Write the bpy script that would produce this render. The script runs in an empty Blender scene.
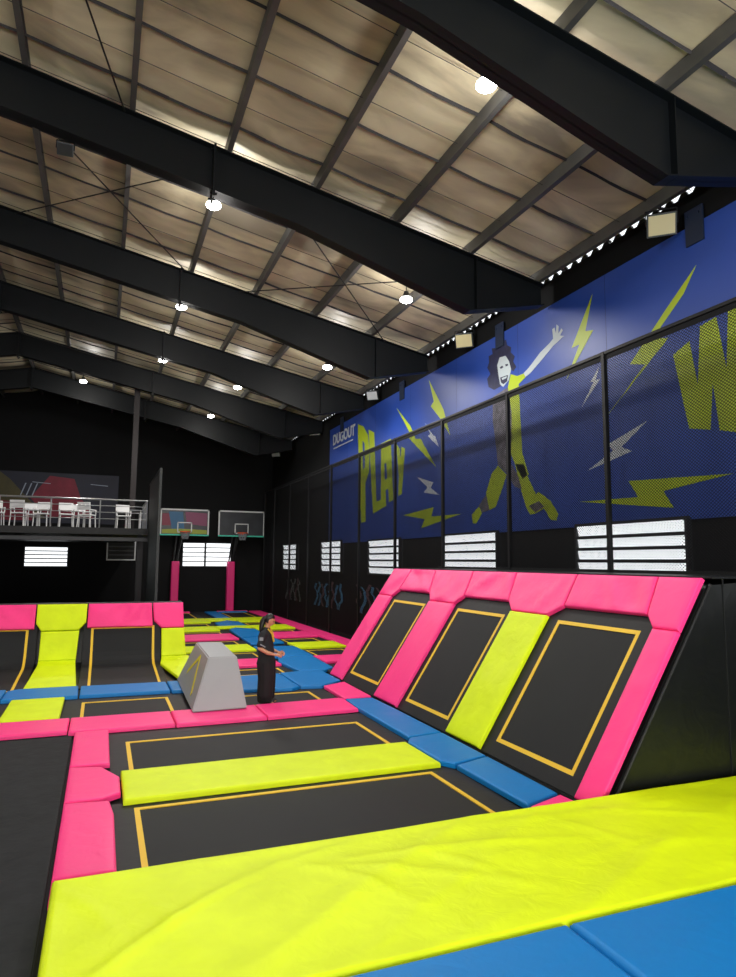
import bpy, bmesh, math, random
from mathutils import Vector, Matrix, noise
random.seed(7)
SC = bpy.context.scene
COL = SC.collection
PI = math.pi
H = 2.55

# ---------------------------------------------------------------- materials
def s2l(c):
    c = c / 255.0
    return c / 12.92 if c <= 0.04045 else ((c + 0.055) / 1.055) ** 2.4
def rgb(r, g, b): return (s2l(r), s2l(g), s2l(b), 1.0)
MATS = {}
def mat(name, col, rough=.5, metal=0., spec=.5, bump=0., bscale=8., bdist=.02, var=0., vscale=2., emit=None, stretch=None, detail=3., alpha=None, trans=0.):
    m = bpy.data.materials.new(name); m.use_nodes = True
    nt = m.node_tree; N = nt.nodes; L = nt.links
    p = N['Principled BSDF']
    p.inputs['Base Color'].default_value = col
    p.inputs['Roughness'].default_value = rough
    p.inputs['Metallic'].default_value = metal
    p.inputs['Specular IOR Level'].default_value = spec
    if trans: p.inputs['Transmission Weight'].default_value = trans
    if emit:
        p.inputs['Emission Color'].default_value = emit[0]; p.inputs['Emission Strength'].default_value = emit[1]
    tc = N.new('ShaderNodeTexCoord'); mp = N.new('ShaderNodeMapping')
    L.new(tc.outputs['Object'], mp.inputs['Vector'])
    if stretch: mp.inputs['Scale'].default_value = stretch
    if bump:
        n = N.new('ShaderNodeTexNoise'); n.inputs['Scale'].default_value = bscale; n.inputs['Detail'].default_value = detail
        n.inputs['Distortion'].default_value = .6
        L.new(mp.outputs['Vector'], n.inputs['Vector'])
        b = N.new('ShaderNodeBump'); b.inputs['Strength'].default_value = bump; b.inputs['Distance'].default_value = bdist
        L.new(n.outputs['Fac'], b.inputs['Height']); L.new(b.outputs['Normal'], p.inputs['Normal'])
    if var:
        n2 = N.new('ShaderNodeTexNoise'); n2.inputs['Scale'].default_value = vscale; n2.inputs['Detail'].default_value = 5
        L.new(mp.outputs['Vector'], n2.inputs['Vector'])
        r = N.new('ShaderNodeValToRGB')
        r.color_ramp.elements[0].position = .3; r.color_ramp.elements[1].position = .7
        r.color_ramp.elements[0].color = tuple(c * (1 - var) for c in col[:3]) + (1,)
        r.color_ramp.elements[1].color = tuple(min(1, c * (1 + var)) for c in col[:3]) + (1,)
        L.new(n2.outputs['Fac'], r.inputs['Fac']); L.new(r.outputs['Color'], p.inputs['Base Color'])
    MATS[name] = m
    return m
PINK = mat('pink_vinyl', rgb(255, 58, 138), .45, spec=.3, bump=.25, bscale=5, bdist=.03)
YEL = mat('yellow_vinyl', rgb(216, 238, 0), .55, spec=.3, bump=.28, bscale=5, bdist=.03, var=.05, vscale=3)
BLU = mat('blue_vinyl', rgb(10, 118, 190), .5, spec=.25, bump=.2, bscale=5, bdist=.03)
MATB = mat('jump_mat_black', rgb(25, 27, 29), .7, spec=.3, bump=.15, bscale=60, bdist=.003, var=.12, vscale=1.2)
APR = mat('apron_black', rgb(24, 25, 27), .6, spec=.3, bump=.2, bscale=6)
LINE = mat('yellow_webbing', rgb(232, 190, 40), .6)
DECK = mat('black_deck_mat', rgb(34, 36, 38), .9, spec=.3, bump=.3, bscale=9, var=.2, vscale=6)
SIDE = mat('black_vinyl_cover', rgb(15, 17, 18), .4, bump=.3, bscale=2.5, bdist=.05)
BLK = mat('black_paint', rgb(15, 17, 20), .6)
WALLM = mat('black_wall', rgb(13, 14, 16), .8, spec=.25, bump=.15, bscale=3, var=.15, vscale=.7)
STEEL = mat('rafter_paint', rgb(11, 16, 20), .5, spec=.3, bump=.05, bscale=4)
PURL = mat('purlin_galvanised', rgb(92, 92, 90), .5, metal=.25, var=.12, vscale=3)
FLOORM = mat('dark_subfloor', rgb(22, 22, 24), .8)
GREYB = mat('grey_vinyl', rgb(152, 154, 158), .42, bump=.1, bscale=5)
WIRE = mat('net_cord', rgb(10, 11, 14), .7, spec=.2)
POST = mat('post_paint', rgb(9, 10, 13), .5, spec=.3)
MBLUE = mat('mural_blue', rgb(40, 74, 165), .42, var=.1, vscale=.4)
MGREEN = mat('mural_green', rgb(175, 196, 30), .45)
MWHITE = mat('mural_white', rgb(205, 212, 220), .5)
MHAIR = mat('mural_dark_hair', rgb(38, 40, 70), .5, var=.3, vscale=9)
MSKIN = mat('mural_pale_skin', rgb(188, 200, 205), .5)
MGREY = mat('mural_grey_cloth', rgb(96, 92, 104), .5, var=.5, vscale=6)
PINKP = mat('pole_padding', rgb(226, 30, 120), .5, bump=.15, bscale=5)
WPLAS = mat('white_plastic', rgb(225, 226, 228), .4)
CHROME = mat('rail_steel', rgb(190, 192, 195), .28, metal=.8)
ORANGE = mat('orange_rim', rgb(225, 85, 40), .45)
FRAMEW = mat('white_frame', rgb(205, 208, 210), .5)
TEAL = mat('teal_trim', rgb(60, 190, 165), .5)
SKIN = mat('skin', rgb(196, 140, 108), .5)
HAIR = mat('black_hair', rgb(18, 14, 14), .4, bump=.4, bscale=30, bdist=.005, stretch=(1, 1, .2))
SHIRT = mat('black_shirt', rgb(26, 28, 34), .8, bump=.3, bscale=12)
TROU = mat('black_trousers', rgb(16, 16, 18), .85, bump=.3, bscale=10)
SHOE = mat('dark_shoe', rgb(30, 30, 32), .6)
GREYC = mat('grey_cloth', rgb(130, 135, 142), .7)
GOLD = mat('yellow_ribbon', rgb(220, 175, 50), .6)
LAMP = mat('lamp_glow', rgb(255, 255, 255), .4, emit=((1, .98, .95, 1), 30))
HOUS = mat('lamp_housing', rgb(60, 66, 70), .45, metal=.3)
FLOODM = mat('flood_lens_amber', rgb(206, 196, 150), .35)
FLOODW = mat('flood_lens_grey', rgb(190, 195, 198), .35)
PANE = mat('frosted_daylight_pane', rgb(235, 238, 240), .4, emit=((.93, .97, 1, 1), 1.5))
SLATD = mat('dark_slat', rgb(40, 42, 46), .5)
CABLE = mat('cable', rgb(28, 28, 28), .5)
def ceiling_mat():
    m = mat('roof_insulation_foil', rgb(168, 160, 145), .5, metal=.0, bump=.22, bscale=3, bdist=.05, detail=6)
    nt = m.node_tree; N = nt.nodes; L = nt.links; p = N['Principled BSDF']
    mp = [n for n in N if n.type == 'MAPPING'][0]
    n1 = N.new('ShaderNodeTexNoise'); mp.inputs['Scale'].default_value = (.55, 1.2, 1); n1.inputs['Scale'].default_value = .8; n1.inputs['Detail'].default_value = 7
    n1.inputs['Distortion'].default_value = .8
    L.new(mp.outputs['Vector'], n1.inputs['Vector'])
    r = N.new('ShaderNodeValToRGB'); e = r.color_ramp.elements
    e[0].position = .33; e[0].color = rgb(150, 142, 124); e[1].position = .68; e[1].color = rgb(232, 222, 190)
    x = e.new(.5); x.color = rgb(200, 188, 158)
    L.new(n1.outputs['Fac'], r.inputs['Fac']); L.new(r.outputs['Color'], p.inputs['Base Color'])
    return m
CEIL = ceiling_mat()
SEAMM = mat('insulation_seam', rgb(52, 50, 52), .7)

# ---------------------------------------------------------------- object helpers
def mesh_obj(name, bm, m, parent=None, smooth=False):
    me = bpy.data.meshes.new(name); bm.to_mesh(me); bm.free()
    for x in (m if isinstance(m, (list, tuple)) else [m]): me.materials.append(x)
    if smooth:
        for p in me.polygons: p.use_smooth = True
    o = bpy.data.objects.new(name, me); COL.objects.link(o)
    if parent:
        o.parent = parent
        if parent.location.length > 0 or parent.rotation_euler.z:
            o.matrix_parent_inverse = Matrix.Identity(4)
    return o
def tag(o, label, cat, group=None, kind=None):
    o['label'] = label; o['category'] = cat
    if group: o['group'] = group
    if kind: o['kind'] = kind
    return o
def struct(o, label=None):
    o['kind'] = 'structure'
    if label: o['label'] = label
    return o
def thing(name, label, cat, loc=(0, 0, 0), rz=0., group=None):
    o = bpy.data.objects.new(name, None); COL.objects.link(o)
    o.location = loc; o.rotation_euler = (0, 0, rz); o.empty_display_size = .1
    return tag(o, label, cat, group)
def copy_tree(o, loc=None, rz=None, label=None, parent=None):
    c = o.copy(); COL.objects.link(c); c.parent = parent
    if loc is not None: c.location = loc
    if rz is not None: c.rotation_euler = (0, 0, rz)
    if label: c['label'] = label
    for ch in list(o.children): copy_tree(ch, parent=c)
    return c
def box(bm, x0, x1, y0, y1, z0, z1, M=None, bev=0.):
    vs = [bm.verts.new((x, y, z)) for z in (z0, z1) for y in (y0, y1) for x in (x0, x1)]
    fs = [bm.faces.new([vs[i] for i in f]) for f in ((0, 2, 3, 1), (4, 5, 7, 6), (0, 1, 5, 4), (2, 6, 7, 3), (0, 4, 6, 2), (1, 3, 7, 5))]
    if bev:
        es = list({e for f in fs for e in f.edges})
        r = bmesh.ops.bevel(bm, geom=es, offset=bev, segments=2, profile=.6, affect='EDGES')
        vs = list({v for v in vs if v.is_valid} | set(r['verts']))
    if M: bmesh.ops.transform(bm, matrix=M, verts=vs)
    return vs
def tube(bm, a, b, r, n=8, r2=None):
    a = Vector(a); b = Vector(b); d = (b - a)
    q = d.to_track_quat('Z', 'Y').to_matrix().to_4x4()
    bmesh.ops.create_cone(bm, cap_ends=True, segments=n, radius1=r, radius2=r if r2 is None else r2, depth=d.length,
                          matrix=Matrix.Translation((a + b) / 2) @ q)
def path_tube(bm, pts, r, n=8):
    for i in range(len(pts) - 1): tube(bm, pts[i], pts[i + 1], r, n)
def prism(bm, pts, fn0, fn1):
    a = [bm.verts.new(fn0(*p)) for p in pts]; b = [bm.verts.new(fn1(*p)) for p in pts]
    n = len(pts)
    bm.faces.new(a); bm.faces.new(list(reversed(b)))
    for i in range(n): bm.faces.new((a[i], b[i], b[(i + 1) % n], a[(i + 1) % n]))
    bmesh.ops.recalc_face_normals(bm, faces=bm.faces[:])
def B(fn):
    bm = bmesh.new(); fn(bm); return bm

# ---------------------------------------------------------------- surfaces the pads lie on
def FL(a, b, h): return Vector((a, b, h))                       # the level trampoline deck
BK0, BK1 = (4.95, 0.0), (6.57, 2.40)                            # foot and top of the leaning wall
BL = math.hypot(BK1[0] - BK0[0], BK1[1] - BK0[1])
bdx, bdz = (BK1[0] - BK0[0]) / BL, (BK1[1] - BK0[1]) / BL
def BK(a, b, h): return Vector((BK0[0] + bdx * b - bdz * h, a, BK0[1] + bdz * b + bdx * h))
QP = [(15.06, 0.0), (17.30, .16), (17.85, 1.52)]                # profile of the curved wall facing the camera
def qp(s):
    l1 = math.hypot(QP[1][0] - QP[0][0], QP[1][1] - QP[0][1]); l2 = math.hypot(QP[2][0] - QP[1][0], QP[2][1] - QP[1][1])
    d1 = Vector(((QP[1][0] - QP[0][0]) / l1, (QP[1][1] - QP[0][1]) / l1)); d2 = Vector(((QP[2][0] - QP[1][0]) / l2, (QP[2][1] - QP[1][1]) / l2))
    r = .28
    if s < l1 - r: p = Vector(QP[0]) + d1 * s; d = d1
    elif s > l1 + r: p = Vector(QP[1]) + d2 * (s - l1); d = d2
    else:
        t = (s - l1 + r) / (2 * r); A = Vector(QP[1]) - d1 * r; Cc = Vector(QP[1]) + d2 * r; Bm = Vector(QP[1])
        p = A * (1 - t) ** 2 + Bm * 2 * t * (1 - t) + Cc * t * t
        d = ((Bm - A) * (1 - t) + (Cc - Bm) * t).normalized()
    return p, d
QL1 = math.hypot(2.2, .16); QLT = QL1 + math.hypot(.55, 1.36)
def QM(a, b, h):
    p, d = qp(b)
    return Vector((a, p[0] - d[1] * h, p[1] + d[0] * h))

def ridged(p, f, seed, ang):
    c, s = math.cos(ang), math.sin(ang)
    u = p[0] * c + p[1] * s; v = -p[0] * s + p[1] * c
    n = noise.noise(Vector((u * f, v * f * .28, seed)))
    n2 = noise.noise(Vector((u * f * 2.3, v * f * .7, seed + 9)))
    return (1 - min(1, abs(n) * 3.2)) ** 2 + .45 * (1 - min(1, abs(n2) * 3.2)) ** 2

NPAD = [0]
def pad(poly, M, surf=FL, label=None, cat='pad', group=None, t=.066, R=.026, res=.09, wr=.005, wf=1.6, gap=.004, name='safety_pad', parent=None, folds=()):
    """A padded cover: convex outline poly in (a,b), crowned edges, fine creases."""
    NPAD[0] += 1; seed = NPAD[0] * 3.7; ang = random.uniform(0, PI)
    P = [Vector(p) for p in poly]
    area = sum(P[i].x * P[(i + 1) % len(P)].y - P[(i + 1) % len(P)].x * P[i].y for i in range(len(P)))
    if area < 0: P.reverse()
    n = len(P); E = []
    for i in range(n):
        d = (P[(i + 1) % n] - P[i]).normalized(); nn = Vector((-d.y, d.x))
        E.append((P[i] + nn * gap, nn))
    x0 = min(p.x for p in P); x1 = max(p.x for p in P); y0 = min(p.y for p in P); y1 = max(p.y for p in P)
    bm = bmesh.new()
    nx = max(2, int((x1 - x0) / res)); ny = max(2, int((y1 - y0) / res))
    g = [[bm.verts.new((x0 + (x1 - x0) * i / nx, y0 + (y1 - y0) * j / ny, 0)) for j in range(ny + 1)] for i in range(nx + 1)]
    for i in range(nx):
        for j in range(ny): bm.faces.new((g[i][j], g[i + 1][j], g[i + 1][j + 1], g[i][j + 1]))
    for p0, nn in E:
        bmesh.ops.bisect_plane(bm, geom=bm.verts[:] + bm.edges[:] + bm.faces[:], plane_co=(p0.x, p0.y, 0), plane_no=(-nn.x, -nn.y, 0), clear_outer=True)
        for k in (.12, .4, 1.):
            q = p0 + nn * R * k
            bmesh.ops.bisect_plane(bm, geom=bm.verts[:] + bm.edges[:] + bm.faces[:], plane_co=(q.x, q.y, 0), plane_no=(-nn.x, -nn.y, 0))
    bmesh.ops.remove_doubles(bm, verts=bm.verts[:], dist=.0008)
    rim = [e for e in bm.edges if e.is_boundary]
    ex = bmesh.ops.extrude_edge_only(bm, edges=rim)
    low = {v for v in ex['geom'] if isinstance(v, bmesh.types.BMVert)}
    for v in bm.verts:
        a, b = v.co.x, v.co.y
        if v in low: h = -t
        else:
            d = min((Vector((a, b)) - p0).dot(nn) for p0, nn in E)
            d = max(0, d); h = 0
            if d < R: h = -(R - math.sqrt(max(0, R * R - (R - d) ** 2)))
            w = min(1, d / .12)
            for (ax, ay), (bx, by), fh, fw in folds:
                Lx, Ly = bx - ax, by - ay; ll = Lx * Lx + Ly * Ly
                tt = max(0, min(1, ((a - ax) * Lx + (b - ay) * Ly) / ll)); bow = .06 * math.sin(PI * tt) * (1 if ax < bx else -1)
                px_, py_ = ax + tt * Lx - Ly / math.sqrt(ll) * bow, ay + tt * Ly + Lx / math.sqrt(ll) * bow
                dd = math.hypot(a - px_, b - py_); h += min(1, d / .05) * fh * math.exp(-(dd / fw) ** 2) * (.35 + .65 * math.sin(PI * min(1, tt + .1)))
            h += w * (wr * (ridged((a, b), wf, seed, ang) - .5) + wr * .8 * noise.noise(Vector((a * 1.3, b * 1.3, seed))))
        v.co.z = h
    for v in bm.verts: v.co = surf(v.co.x, v.co.y, v.co.z)
    bmesh.ops.recalc_face_normals(bm, faces=bm.faces[:])
    o = mesh_obj(name, bm, M, parent, True)
    if label: tag(o, label, cat, group)
    return o
def rect(a0, a1, b0, b1): return [(a0, b0), (a1, b0), (a1, b1), (a0, b1)]

def sheet(bm, a0, a1, b0, b1, surf, h, n=(2, 2)):
    nx, ny = n
    g = [[bm.verts.new(surf(a0 + (a1 - a0) * i / nx, b0 + (b1 - b0) * j / ny, h)) for j in range(ny + 1)] for i in range(nx + 1)]
    for i in range(nx):
        for j in range(ny): bm.faces.new((g[i][j], g[i + 1][j], g[i + 1][j + 1], g[i][j + 1]))
def slab_sheet(bm, a0, a1, b0, b1, surf, h0, h1, ny=2):
    """closed slab following the surface"""
    top = [(surf(a0, b0 + (b1 - b0) * j / ny, h1), surf(a1, b0 + (b1 - b0) * j / ny, h1)) for j in range(ny + 1)]
    bot = [(surf(a0, b0 + (b1 - b0) * j / ny, h0), surf(a1, b0 + (b1 - b0) * j / ny, h0)) for j in range(ny + 1)]
    T = [(bm.verts.new(p), bm.verts.new(q)) for p, q in top]; Bt = [(bm.verts.new(p), bm.verts.new(q)) for p, q in bot]
    for j in range(ny):
        bm.faces.new((T[j][0], T[j][1], T[j + 1][1], T[j + 1][0])); bm.faces.new((Bt[j][0], Bt[j + 1][0], Bt[j + 1][1], Bt[j][1]))
        bm.faces.new((T[j][0], T[j + 1][0], Bt[j + 1][0], Bt[j][0])); bm.faces.new((T[j][1], Bt[j][1], Bt[j + 1][1], T[j + 1][1]))
    bm.faces.new((T[0][0], Bt[0][0], Bt[0][1], T[0][1])); bm.faces.new((T[-1][0], T[-1][1], Bt[-1][1], Bt[-1][0]))

def trampoline(A, Bb, L, label, surf=FL, ny=2, name='trampoline', lw=.055, group=None):
    """A=(a0,a1) Bb=(b0,b1) outer extent; L=(a0,a1,b0,b1) outer edge of the yellow border."""
    c = surf((A[0] + A[1]) / 2, Bb[0], -.1)
    t = thing(name, label, 'trampoline', tuple(c), 0, group)
    T = Matrix.Translation(-c)
    def S(a, b, h): return surf(a, b, h) - c
    l0, l1, m0, m1 = L
    bm = bmesh.new()                                              # apron round the border
    for a0, a1, b0, b1 in ((A[0], A[1], Bb[0], m0), (A[0], A[1], m1, Bb[1]), (A[0], l0, m0, m1), (l1, A[1], m0, m1)):
        if a1 - a0 > .002 and b1 - b0 > .002: slab_sheet(bm, a0, a1, b0, b1, S, -.1, -.07, ny)
    mesh_obj('apron', bm, APR, t)
    bm = bmesh.new()
    slab_sheet(bm, l0 + lw, l1 - lw, m0 + lw, m1 - lw, S, -.1, -.078, ny)
    mesh_obj('jump_mat', bm, MATB, t)
    bm = bmesh.new()
    for a0, a1, b0, b1 in ((l0, l1, m0, m0 + lw), (l0, l1, m1 - lw, m1), (l0, l0 + lw, m0 + lw, m1 - lw), (l1 - lw, l1, m0 + lw, m1 - lw)):
        slab_sheet(bm, a0, a1, b0, b1, S, -.1, -.068, ny)
    mesh_obj('border_strap', bm, LINE, t)
    return t
SH=[
('lightning_bolt', 'green', 0, [(7.36, 7.22), (8.05, 6.68), (8.83, 6.03), (8.49, 5.93), (9.43, 5.24), (7.97, 6.23), (8.29, 6.33), (7.63, 6.85)]),
('lightning_bolt', 'green', 0, [(9.73, 7.66), (10.37, 6.79), (10.14, 6.79), (10.55, 6.2), (9.74, 6.95), (9.96, 7.0)]),
('lightning_bolt', 'green', 0, [(16.58, 7.73), (16.28, 7.04), (16.47, 6.94), (15.97, 6.53), (15.35, 5.91), (15.72, 6.69), (15.88, 6.89)]),
('lightning_bolt', 'green', 0, [(18.83, 7.4), (17.87, 6.44), (17.98, 6.31), (16.15, 5.15), (17.12, 6.11), (17.46, 6.18), (17.81, 6.62)]),
('lightning_bolt', 'white', 0, [(16.82, 6.52), (16.51, 6.16), (16.65, 6.11), (16.0, 5.7), (16.2, 6.02), (16.39, 6.12)]),
('lightning_bolt', 'white', 0, [(17.37, 5.02), (16.69, 4.66), (16.91, 4.52), (15.99, 4.37), (16.49, 4.62), (16.32, 4.75)]),
('lightning_bolt', 'green', 0, [(18.33, 3.96), (16.32, 4.06), (16.46, 3.81), (14.78, 3.78), (17.1, 3.51), (16.87, 3.76)]),
('lightning_bolt', 'green', 0, [(10.28, 3.72), (8.76, 3.68), (8.97, 3.98), (6.89, 3.86), (8.21, 3.73), (8.01, 3.44)]),
('lightning_bolt', 'white', 0, [(8.5, 4.95), (9.45, 4.7), (9.33, 4.57), (10.01, 4.29), (8.86, 4.49), (9.11, 4.6)]),
('lightning_bolt', 'white', 0, [(9.62, 6.19), (9.86, 5.97), (9.77, 5.95), (10.13, 5.54), (9.6, 5.96), (9.71, 5.97)]),
('letter_w', 'green', 0, [(7.89, 5.92), (7.56, 6.05), (7.44, 5.3), (7.35, 6.22), (7.05, 6.27), (6.92, 5.43), (6.84, 6.37), (6.54, 6.44), (6.73, 4.43), (7.09, 4.53), (7.17, 5.29), (7.25, 4.57), (7.64, 4.66)]),
('letter_p', 'green', 0, [(22.28, 7.54), (21.72, 7.35), (21.27, 6.95), (21.11, 6.34), (21.17, 5.64), (21.49, 5.28), (21.43, 3.94), (21.86, 3.91), (22.27, 7.12)]),
('letter_p_hole', 'blue', 1, [(21.78, 6.84), (21.6, 6.71), (21.54, 5.88), (21.72, 5.77)]),
('letter_l', 'green', 0, [(21.22, 7.14), (20.7, 6.95), (20.47, 4.54), (20.1, 4.58), (20.05, 4.28), (20.76, 4.16)]),
('letter_a', 'green', 0, [(20.1, 6.46), (19.29, 6.49), (19.07, 4.49), (19.41, 4.44), (19.49, 4.89), (19.69, 4.87), (19.64, 4.34), (20.07, 4.29)]),
('letter_a_hole', 'blue', 1, [(19.79, 5.74), (19.64, 5.75), (19.56, 5.23), (19.74, 5.2)]),
('letter_y', 'green', 0, [(18.85, 6.26), (18.61, 6.06), (18.53, 5.71), (18.46, 6.1), (18.2, 6.0), (18.43, 4.61), (18.69, 4.59), (18.66, 5.21)]),
('hair', 'hair', 0, [(13.43, 6.75), (13.49, 6.97), (13.34, 7.05), (13.48, 7.24), (13.39, 7.35), (13.41, 7.51), (13.23, 7.51), (13.27, 7.66), (13.1, 7.62), (12.96, 7.69), (12.87, 7.8), (12.77, 7.68), (12.66, 7.69), (12.62, 7.54), (12.46, 7.44), (12.48, 7.33), (12.32, 7.19), (12.39, 7.09), (12.27, 6.93), (12.39, 6.86), (12.47, 6.92), (12.55, 7.14), (12.68, 7.3), (12.93, 7.34), (13.04, 7.18), (12.98, 6.89), (12.91, 6.64), (13.19, 6.62)]),
('face', 'skin', 0, [(12.93, 7.34), (12.68, 7.31), (12.55, 7.14), (12.47, 6.94), (12.58, 6.7), (12.81, 6.6), (12.94, 6.7), (13.02, 6.96), (13.04, 7.18)]),
('eye', 'hair', 1, [(12.93, 7.1), (12.82, 7.11), (12.78, 7.06), (12.89, 7.05)]),
('eye', 'hair', 1, [(12.7, 7.11), (12.59, 7.09), (12.59, 7.05), (12.68, 7.05)]),
('mouth', 'hair', 1, [(12.92, 6.85), (12.6, 6.83), (12.64, 6.69), (12.79, 6.66), (12.88, 6.72)]),
('teeth', 'skin', 2, [(12.85, 6.82), (12.64, 6.81), (12.66, 6.77), (12.82, 6.77)]),
('shirt', 'green', 0, [(12.49, 6.82), (12.24, 6.71), (11.99, 6.7), (11.93, 6.6), (12.19, 6.51), (12.15, 5.74), (12.1, 4.93), (11.88, 4.45), (12.11, 4.37), (12.39, 4.75), (12.54, 5.0), (12.48, 5.93), (12.61, 6.55)]),
('jacket', 'grey', 0, [(13.25, 6.46), (12.61, 6.55), (12.47, 5.81), (12.54, 4.77), (12.21, 4.38), (12.6, 4.48), (13.07, 4.81), (13.16, 5.34), (13.27, 5.91)]),
('arm', 'skin', 0, [(11.99, 6.71), (11.8, 6.78), (11.38, 7.0), (11.07, 7.1), (10.94, 7.16), (10.96, 7.37), (10.89, 7.38), (10.85, 7.24), (10.82, 7.42), (10.76, 7.37), (10.77, 7.21), (10.67, 7.29), (10.63, 7.24), (10.72, 7.16), (10.6, 7.11), (10.76, 7.06), (10.95, 7.01), (11.3, 6.84), (11.76, 6.64), (11.93, 6.61)]),
('leg', 'green', 0, [(13.07, 4.79), (12.73, 4.53), (12.92, 4.22), (13.2, 3.83), (13.46, 3.78), (13.6, 4.2), (13.35, 4.63)]),
('shoe_lace', 'grey', 0, [(13.6, 4.18), (13.46, 3.78), (13.8, 3.74), (13.94, 3.92)]),
('shoe', 'green', 0, [(13.94, 3.9), (13.8, 3.73), (14.07, 3.49), (14.23, 3.51), (14.28, 3.72)]),
('leg', 'green', 0, [(12.38, 4.73), (12.06, 4.69), (11.88, 4.34), (11.64, 3.99), (11.53, 4.03), (11.15, 3.81), (10.91, 3.53), (10.98, 3.4), (11.16, 3.42), (11.37, 3.67), (11.68, 3.58), (11.86, 3.57), (11.99, 3.74), (12.21, 4.21)]),
('trouser_fold', 'grey', 1, [(12.68, 4.55), (12.26, 4.41), (12.14, 4.15), (12.41, 4.23)]),
('trouser_fold', 'grey', 1, [(11.9, 3.76), (11.66, 3.61), (11.36, 3.71), (11.53, 3.84)]),
]
# ================================================================ SETTING
YB, XL, XR, YF = 35.6, -14.8, 8.5, -7.0
XRIDGE, H0, SL = -3.12, 10.25, .2
def roofz(x): return H0 - SL * x if x >= XRIDGE else H0 - SL * (2 * XRIDGE - x)
RY = [-3.9, 1.1, 6.14, 11.1, 16.35, 21.3, 26.0, 30.8, 35.3]
FZ = -.10
struct(mesh_obj('floor', B(lambda b: box(b, XL - .2, XR + .2, YF - .2, YB + .2, FZ - .2, FZ)), FLOORM))
struct(mesh_obj('wall_back', B(lambda b: prism(b, [(XL - .2, FZ), (XR + .2, FZ), (XR + .2, roofz(XR) - .03), (XRIDGE, roofz(XRIDGE)), (XL - .2, roofz(XR) - .03)], lambda x, z: (x, YB, z), lambda x, z: (x, YB + .2, z))), WALLM))
struct(mesh_obj('wall_front', B(lambda b: prism(b, [(XL - .2, FZ), (XR + .2, FZ), (XR + .2, roofz(XR) - .03), (XRIDGE, roofz(XRIDGE)), (XL - .2, roofz(XR) - .03)], lambda x, z: (x, YF - .2, z), lambda x, z: (x, YF, z))), WALLM))
struct(mesh_obj('wall_right', B(lambda b: box(b, XR, XR + .2, YF, YB, FZ, 8.47)), WALLM))
struct(mesh_obj('wall_left', B(lambda b: box(b, XL - .2, XL, YF, YB, FZ, 8.44)), WALLM))
# corrugated teeth that break the daylight slit above the side wall
bm = bmesh.new()
y = YF + .1
while y < YB - .2:
    prism(bm, [(y, 8.47), (y + .22, 8.47), (y + .14, 8.56), (y + .05, 8.56)], lambda a, z: (XR + .01, a, z), lambda a, z: (XR + .05, a, z)); y += .30
struct(mesh_obj('trim_1', bm, BLK))

# roof lining: foil insulation sagging between purlins and cross seams
purl = [XRIDGE + .02 + 1.61 * k for k in range(0, 8)]
seams = []
for i in range(len(RY) - 1):
    a, b_ = RY[i], RY[i + 1]; n = 4; L_ = b_ - a
    seams += [a + .55, a + 1.85, a + 3.1, b_ - .55]
seams = [YF] + seams + [YB]
def ceiling_half(sgn):
    bm = bmesh.new()
    xs = []; ed = purl + [XR - .02 if sgn > 0 else XR - .02]
    ys = []
    for i in range(len(seams) - 1):
        n = 6
        for j in range(n): ys.append((seams[i] + (seams[i + 1] - seams[i]) * j / n, j / n, i))
    ys.append((seams[-1], 0, len(seams) - 1))
    for i in range(len(ed) - 1):
        n = 8
        for j in range(n): xs.append((ed[i] + (ed[i + 1] - ed[i]) * j / n, j / n, i))
    xs.append((ed[-1], 0, len(ed) - 1))
    g = []
    for x, u, i in xs:
        r = []
        for y, v, j in ys:
            sag = math.sin(PI * u) * math.sin(PI * v) * ((.045 if 1 else 0) + .04 * noise.noise(Vector((i * 3.1, j * 1.7, 2 * sgn))))
            sag += .05 * (1 - abs(math.sin(PI * v))) ** 6 * abs(math.sin(PI * u)) + .02 * noise.noise(Vector((x * 2, y * 2, 5)))
            X = x if sgn > 0 else 2 * XRIDGE - x
            r.append(bm.verts.new((X, y, roofz(X) - .02 - max(0, sag))))
        g.append(r)
    for i in range(len(g) - 1):
        for j in range(len(g[0]) - 1): bm.faces.new((g[i][j], g[i + 1][j], g[i + 1][j + 1], g[i][j + 1]))
    # outer cladding skin gives the roof its thickness
    X0 = XRIDGE; X1 = XR + .05 if sgn > 0 else 2 * XRIDGE - XR - .05
    slope = [bm.verts.new((x, y, roofz(x) + .12)) for x, y in ((X0, YF - .2), (X1, YF - .2), (X1, YB + .2), (X0, YB + .2))]
    bm.faces.new(slope)
    struct(mesh_obj('ceiling', bm, CEIL, None, True))
ceiling_half(1); ceiling_half(-1)
bm = bmesh.new()
for k, y in enumerate(seams[1:-1]):
    for sgn in (1, -1):
        for i in range(len(purl)):
            x0 = purl[i]; x1 = purl[i + 1] if i + 1 < len(purl) else XR
            for j in range(6):
                xa = x0 + (x1 - x0) * j / 6; xb = x0 + (x1 - x0) * (j + 1) / 6
                def q(x, dy, dz, j2):
                    X = x if sgn > 0 else 2 * XRIDGE - x
                    return (X, y + dy + .02 * noise.noise(Vector((x * 1.5, y, 0))), roofz(X) - .055 - .022 * math.sin(PI * j2 / 6) - dz)
                w = .014 + .022 * max(0, noise.noise(Vector((x0 * 2.2, y * 3.3, j * .4))))
                vs = [bm.verts.new(q(xa, -w, 0, j)), bm.verts.new(q(xb, -w, 0, j + 1)), bm.verts.new(q(xb, w, .03, j + 1)), bm.verts.new(q(xa, w, .03, j))]
                bm.faces.new(vs)
struct(mesh_obj('trim_2', bm, SEAMM))
bm = bmesh.new()
for i in range(len(seams) - 1):
    y = (seams[i] + seams[i + 1]) / 2
    for sgn in (1, -1):
        a = (XRIDGE, y, roofz(XRIDGE) - .14); X = XR - .1 if sgn > 0 else 2 * XRIDGE - XR + .1
        tube(bm, a, (X, y, roofz(X) - .14), .007, 4)
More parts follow.
